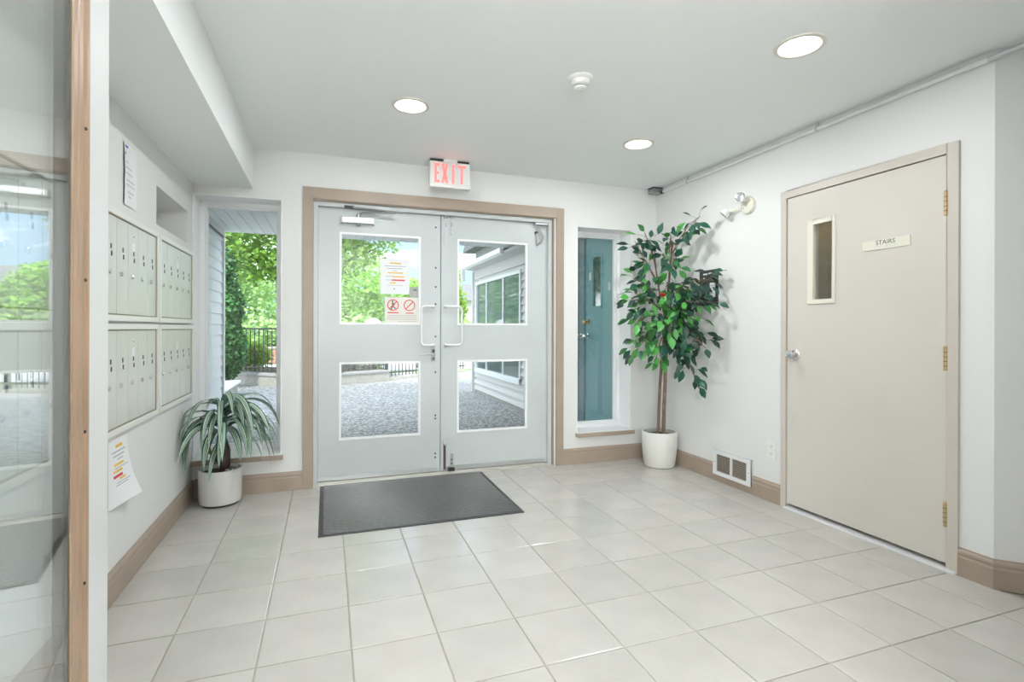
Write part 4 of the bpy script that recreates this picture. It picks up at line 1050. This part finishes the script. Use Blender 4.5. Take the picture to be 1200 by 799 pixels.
for (yy, zz, rr_) in ((4.915, 1.215, .028), (4.915, 1.07, .030), (5.03, 1.07, .028)):
    MB().lathe([(rr_, 0), (rr_, -.008), (rr_ * .45, -.014), (rr_ * .45, -.03), (rr_ * .95, -.045), (rr_ * .8, -.06), (0, -.064)], (XW - .012 if yy < 5 else XW - .03, yy, zz), 'X', 18).build('knob', M_brass if zz > 1.1 else M_chrome, td, smooth=True)
for (yy, zz) in ((4.865, 1.69), (4.47, 1.56)):
    MB().box(XW - .018, XW - .012, yy - .02, yy + .02, zz - .04, zz + .04).build('number_plate', M_plast, td)

# planter kerb and iron fence
KP = [(-4.4, 13.7), (-2.07, 12.36), (-1.0, 11.45), (.24, 11.27), (1.30, 11.87)]
def ribbon(pts, w_, z0, z1):
    m = MB()
    for (a, b) in zip(pts, pts[1:]):
        a, b = Vector((a[0], a[1], z0)), Vector((b[0], b[1], z0)); n_ = Vector((-(b - a).y, (b - a).x, 0)).normalized() * w_
        m.prism([a, b, b + n_, a + n_], (0, 0, z1 - z0))
    return m
kb_ = thing('planter_kerb', 'low pale concrete kerb below the black iron fence', 'kerb', (0, 11.5, GZ))
ribbon(KP, .22, GZ, .175).build('kerb_wall', M_conc, kb_)
ribbon([(a, b - .03) for a, b in KP], .30, .175, .215).build('cap', mat('kerb_cap', (.36, .36, .36), .8), kb_)
pb = MB().prism([(-4.4, 13.9, GZ), (-2.07, 12.5, GZ), (-1.0, 11.6, GZ), (.24, 11.45, GZ), (1.3, 12.05, GZ), (1.3, 14.2, GZ), (-4.4, 14.2, GZ)], (0, 0, .2)).build('planting_bed', M_soil, kb_)
fe = thing('iron_fence', 'black iron picket fence beyond the patio', 'fence', (0, 11.6, .2))
FP = [(-3.6, 13.45), (-2.0, 12.50), (-.93, 11.58), (.26, 11.40), (1.24, 11.95), (2.15, 12.70), (3.5, 13.75)]
def zbase(k): return .215 if k < 4 else GZ + .06
pk = {}
for k, (a, b) in enumerate(zip(FP, FP[1:])):
    a, b = Vector((a[0], a[1], 0)), Vector((b[0], b[1], 0)); z0 = zbase(k); ln = (b - a).length
    for zz, h_ in ((1.105, .035), (z0 + .10, .028)):
        n_ = Vector((-(b - a).y, (b - a).x, 0)).normalized() * .022
        MB().prism([a - n_ + Vector((0, 0, zz)), b - n_ + Vector((0, 0, zz)), b + n_ + Vector((0, 0, zz)), a + n_ + Vector((0, 0, zz))], (0, 0, h_)).build('rail', M_iron, fe)
    n = int(ln / .115)
    for j in range(n):
        p = a + (b - a) * ((j + .5) / n)
        key = round(z0, 3)
        if key not in pk:
            o = MB().box(-.009, .009, -.009, .009, z0 + .03, 1.11).build('picket', M_iron); o.parent = fe; pk[key] = o
        else: o = place(pk[key], fe)
        o.location = (p.x, p.y - 11.6, -.2)
    o = MB().box(a.x - .028, a.x + .028, a.y - .028, a.y + .028, GZ if k >= 4 else z0, 1.20).build('post', M_iron, fe)
    MB().box(a.x - .05, a.x + .05, a.y - .05, a.y + .05, z0 - .0, z0 + .06).build('post_foot', M_iron, o)
ribbon([(1.3, 11.9), (2.2, 12.65), (3.55, 13.7)], .18, GZ, GZ + .06).build('low_kerb', M_conc, kb_)
# pale stone edging by the left wing
ed = thing('stone_bench', 'low pale stone ledge beside the white siding', 'ledge', (-1.86, 8.8, GZ))
MB().box(-2.2, -1.52, 7.1, 10.5, GZ, GZ + .19).build('body', M_conc, ed, bevel=.01)
MB().box(-2.25, -1.47, 7.06, 10.55, GZ + .19, GZ + .23).build('top', M_side, ed, bevel=.008)
# globe lamp on a post
gl = thing('globe_lamp', 'white globe lamp on a slim post beyond the fence', 'lamp', (1.02, 12.6, GZ))
MB().lathe([(.03, 0), (.03, 1.0), (.05, 1.02), (.05, 1.06)], (1.02, 12.6, GZ), 'Z', 14, close=True).build('post', M_iron, gl, smooth=True)
MB().lathe([(.05, -.185), (.12, -.15), (.17, -.08), (.19, 0), (.17, .08), (.12, .15), (.05, .185), (0, .19)], (1.02, 12.6, GZ + 1.22), 'Z', 24).build('globe', mat('globe_white', (.85, .86, .85), .35), gl, smooth=True)

# ---------------------------------------------------------------- trees and shrubs
MAP = leaf_mat('maple_leaves', (.20, .38, .045), .40, 1.2)
PALE = leaf_mat('pale_leaves', (.38, .56, .22), .35, .8)
CON = leaf_mat('conifer_leaves', (.045, .17, .04), .4, 3.0, trans=.2)
SHR = leaf_mat('shrub_leaves', (.30, .50, .06), .4, 3.0)
LIM = leaf_mat('lime_leaves', (.33, .58, .10), .35, 1.5)
def foliage(parent, mtl, blobs, n, size, seed, drop=.25):
    rg = random.Random(seed); q = MB(); tot = sum(b[3] * b[4] * b[5] for b in blobs)
    for bx in blobs:
        cnt = int(n * bx[3] * bx[4] * bx[5] / tot)
        for _ in range(cnt):
            while True:
                v = Vector((rg.uniform(-1, 1), rg.uniform(-1, 1), rg.uniform(-1, 1)))
                if .25 < v.length < 1: break
            p = Vector((bx[0] + v.x * bx[3], bx[1] + v.y * bx[4], bx[2] + v.z * bx[5]))
            if mnoise.noise(p * 1.1 / max(.35, bx[3] * .45)) < -drop: continue
            d = Vector((rg.gauss(0, 1), rg.gauss(0, 1), rg.gauss(-.3, .7))).normalized(); u = Vector((rg.gauss(0, .6), rg.gauss(-.5, .6), 1)).normalized()
            s = d.cross(u)
            if s.length < .1: continue
            s.normalize(); L = size * rg.uniform(.7, 1.3); w_ = L * .42; k_ = s.cross(d) * L * .1
            q.add([p, p + d * L * .45 + s * w_ + k_, p + d * L, p + d * L * .45 - s * w_ + k_], [(0, 1, 2, 3)])
    return q.build('foliage', mtl, parent, fixn=False, kind='stuff')
def tree(name, label, x, y, h, trunk_r, blobs, mtl, n, size, seed, limbs=(), group='trees beyond the fence', cat='tree', drop=.25):
    z0 = GZ - .12 if y > 14.2 else GZ
    t = thing(name, label, cat, (x, y, z0), group=group)
    MB().tube([(x, y, z0), (x + .04, y, z0 + h * .35), (x - .05, y + .05, z0 + h * .7), (x, y, z0 + h)], [trunk_r, trunk_r * .8, trunk_r * .5, trunk_r * .15], 8).build('trunk', M_bark, t, smooth=True)
    for l in limbs: MB().tube(l, [trunk_r * .42, trunk_r * .30, trunk_r * .2, trunk_r * .08][:len(l)], 7).build('limb', M_bark, t, smooth=True)
    foliage(t, mtl, blobs, n, size, seed, drop)
    return t
tree('maple_tree', 'broad bright green maple tree nearest beyond the fence', -.75, 13.3, 5.2, .16,
     [(-1.9, 12.9, 3.5, 1.7, 1.3, 1.35), (-.2, 12.7, 3.9, 1.6, 1.3, 1.5), (.95, 12.9, 3.7, .8, .9, 1.1), (-.9, 13.4, 5.3, 2.0, 1.8, 1.5), (-3.2, 13.2, 3.6, 1.4, 1.3, 1.4), (.3, 12.4, 2.7, .75, .7, .55), (-1.6, 12.2, 2.5, .9, .7, .45)],
     MAP, 30000, .115, 2, limbs=[[(-.75, 13.3, 1.7), (-.2, 13.1, 2.3), (.5, 12.9, 2.75), (1.2, 12.8, 3.1)], [(-.75, 13.3, 1.9), (-1.4, 13.0, 2.6), (-1.9, 12.8, 3.0), (-2.5, 12.7, 3.3)], [(-.75, 13.3, 2.4), (-.3, 13.0, 3.3), (.2, 12.8, 3.9), (.6, 12.7, 4.6)]])
for k, (x, y, h, rx, rz, mt_, lab) in enumerate((
    (-5.2, 25.4, 6.5, 2.9, 2.6, PALE, 'pale green tree far behind the maple, seen through the left side window'),
    (-2.2, 31, 7.4, 3.4, 3.0, PALE, 'pale green distant tree directly behind the maple trunk'),
    (.8, 24.5, 5.6, 2.0, 2.4, LIM, 'lime green tree behind the notices on the left leaf'),
    (3.75, 24, 3.5, 1.1, 1.5, LIM, 'lime green tree at the right edge of the left leaf glass'))):
    tree('background_tree', lab, x, y, h, .15, [(x, y, h * .55, rx, rx * .7, rz), (x + rx * .35, y - .3, h * .35, rx * .75, rx * .6, rz * .75), (x - rx * .4, y - .2, h * .32, rx * .7, rx * .6, rz * .7)], mt_, 8000, .19, 30 + k, drop=.5)
for k, (x, y, h) in enumerate(((5.65, 23.2, 3.6), (6.85, 23.6, 2.7), (7.5, 25.5, 3.2), (8.6, 24, 3.9))):
    tree('conifer', ('slender pale conifer seen at the left of the right leaf glass', 'short pale conifer just left of the grey wing', 'slim conifer standing behind the grey wing corner', 'tall conifer reflected in the open glass door')[k], x, y, h, .07,
         [(x, y, h * .25, .55, .5, h * .25), (x, y, h * .55, .36, .34, h * .28), (x, y, h * .85, .16, .16, h * .2)], LIM if k % 2 else SHR, 2200, .15, 50 + k, group='conifers beyond the road', drop=.6)
tree('evergreen_column', 'dark green evergreen beside the white siding wing', -1.83, 11.45, 2.1, .05, [(-1.83, 11.45, .75, .34, .3, .62), (-1.85, 11.45, 1.5, .30, .27, .65), (-1.88, 11.45, 2.2, .2, .2, .5)], CON, 5200, .085, 60, group='planting behind the kerb', drop=.9)
for k, (x, y, rx, rz, mt_, lab) in enumerate(((-1.50, 12.65, .34, .30, SHR, 'yellow-green shrub behind the fence left of centre'), (-1.95, 12.9, .4, .45, SHR, 'taller yellow-green shrub beside the evergreen'), (-.60, 12.4, .35, .22, SHR, 'low shrub at the right edge of the left window view'), (.45, 12.3, .40, .26, CON, 'dark low shrub behind the kerb'), (1.1, 12.9, .5, .38, LIM, 'lime shrub behind the iron gate post'), (2.3, 14.2, .7, .5, LIM, 'lime shrub beyond the fence by the gate'))):
    t = thing('shrub', lab, 'shrub', (x, y, .16), group='planting behind the kerb')
    MB().tube([(x, y, GZ + .1), (x + .02, y, .45)], [.02, .008], 6).build('stem', M_bark, t)
    foliage(t, mt_, [(x, y, .22 + rz, rx, rx * .8, rz)], 900, .085, 70 + k, drop=.8)
hd = thing('hedge', 'long pale hedge across the road', 'hedge', (0, 21.5, GZ))
MB().box(-14, 12, 21.4, 21.6, GZ - .1, GZ + .3).build('stems', M_bark, hd)
foliage(hd, PALE, [(x, 21.5, .75, 1.4, .5, .95) for x in range(-13, 14, 2)], 9000, .2, 90, drop=.9)
bw = thing('brick_wall', 'low reddish wall across the road', 'wall', (-2, 20.5, GZ))
MB().box(-9, 1.5, 20.4, 20.55, GZ - .1, .40).build('masonry', mat('brick_red', (.36, .19, .15), .9, var=.2, vscale=6), bw)
MB().box(-9, 1.5, 20.37, 20.58, .40, .47).build('coping', M_conc, bw)
# far houses
def house(name, label, x0, x1, y0, y1, h, roof_h, mw, mr):
    t = thing(name, label, 'building', ((x0 + x1) / 2, y0, GZ))
    MB().box(x0, x1, y0, y1, GZ - .12, h).build('walls', mw, t)
    MB().prism([(x0 - .4, y0 - .4, h), (x0 - .4, y1 + .4, h), (x0 - .4, (y0 + y1) / 2, h + roof_h)], (x1 - x0 + .8, 0, 0)).build('roof', mr, t)
    n = max(2, int((x1 - x0) / 2))
    for k in range(n):
        x = x0 + (k + .5) * (x1 - x0) / n
        o = MB().box(x - .5, x + .5, y0 - .06, y0, h - 1.7, h - .5).build('window', M_frame, t)
        MB().box(x - .42, x + .42, y0 - .07, y0 - .05, h - 1.62, h - .58).build('pane', M_wglass, o)
    return t
M_roofg = MATS['shingle_grey']
house('far_house', 'small pale far house between the conifers', 7.2, 12, 38, 44, 3.2, 1.5, mat('house_pale', (.62, .60, .60), .8), M_roofg)
nb = house('neighbour_building', 'taller grey building showing above the wing roof', 5.25, 11, 15.2, 19, 4.0, 1.6, mat('nb_grey', (.30, .30, .31), .8), M_roofg)
MB().box(5.15, 11, 15.08, 15.2, 3.75, 4.0).build('fascia', mat('nb_beige', (.62, .56, .40), .7), nb)
MB().box(5.15, 11, 15.10, 15.2, 2.95, 3.12).build('trim_band', mat('nb_beige', (.62, .56, .40), .7), nb)
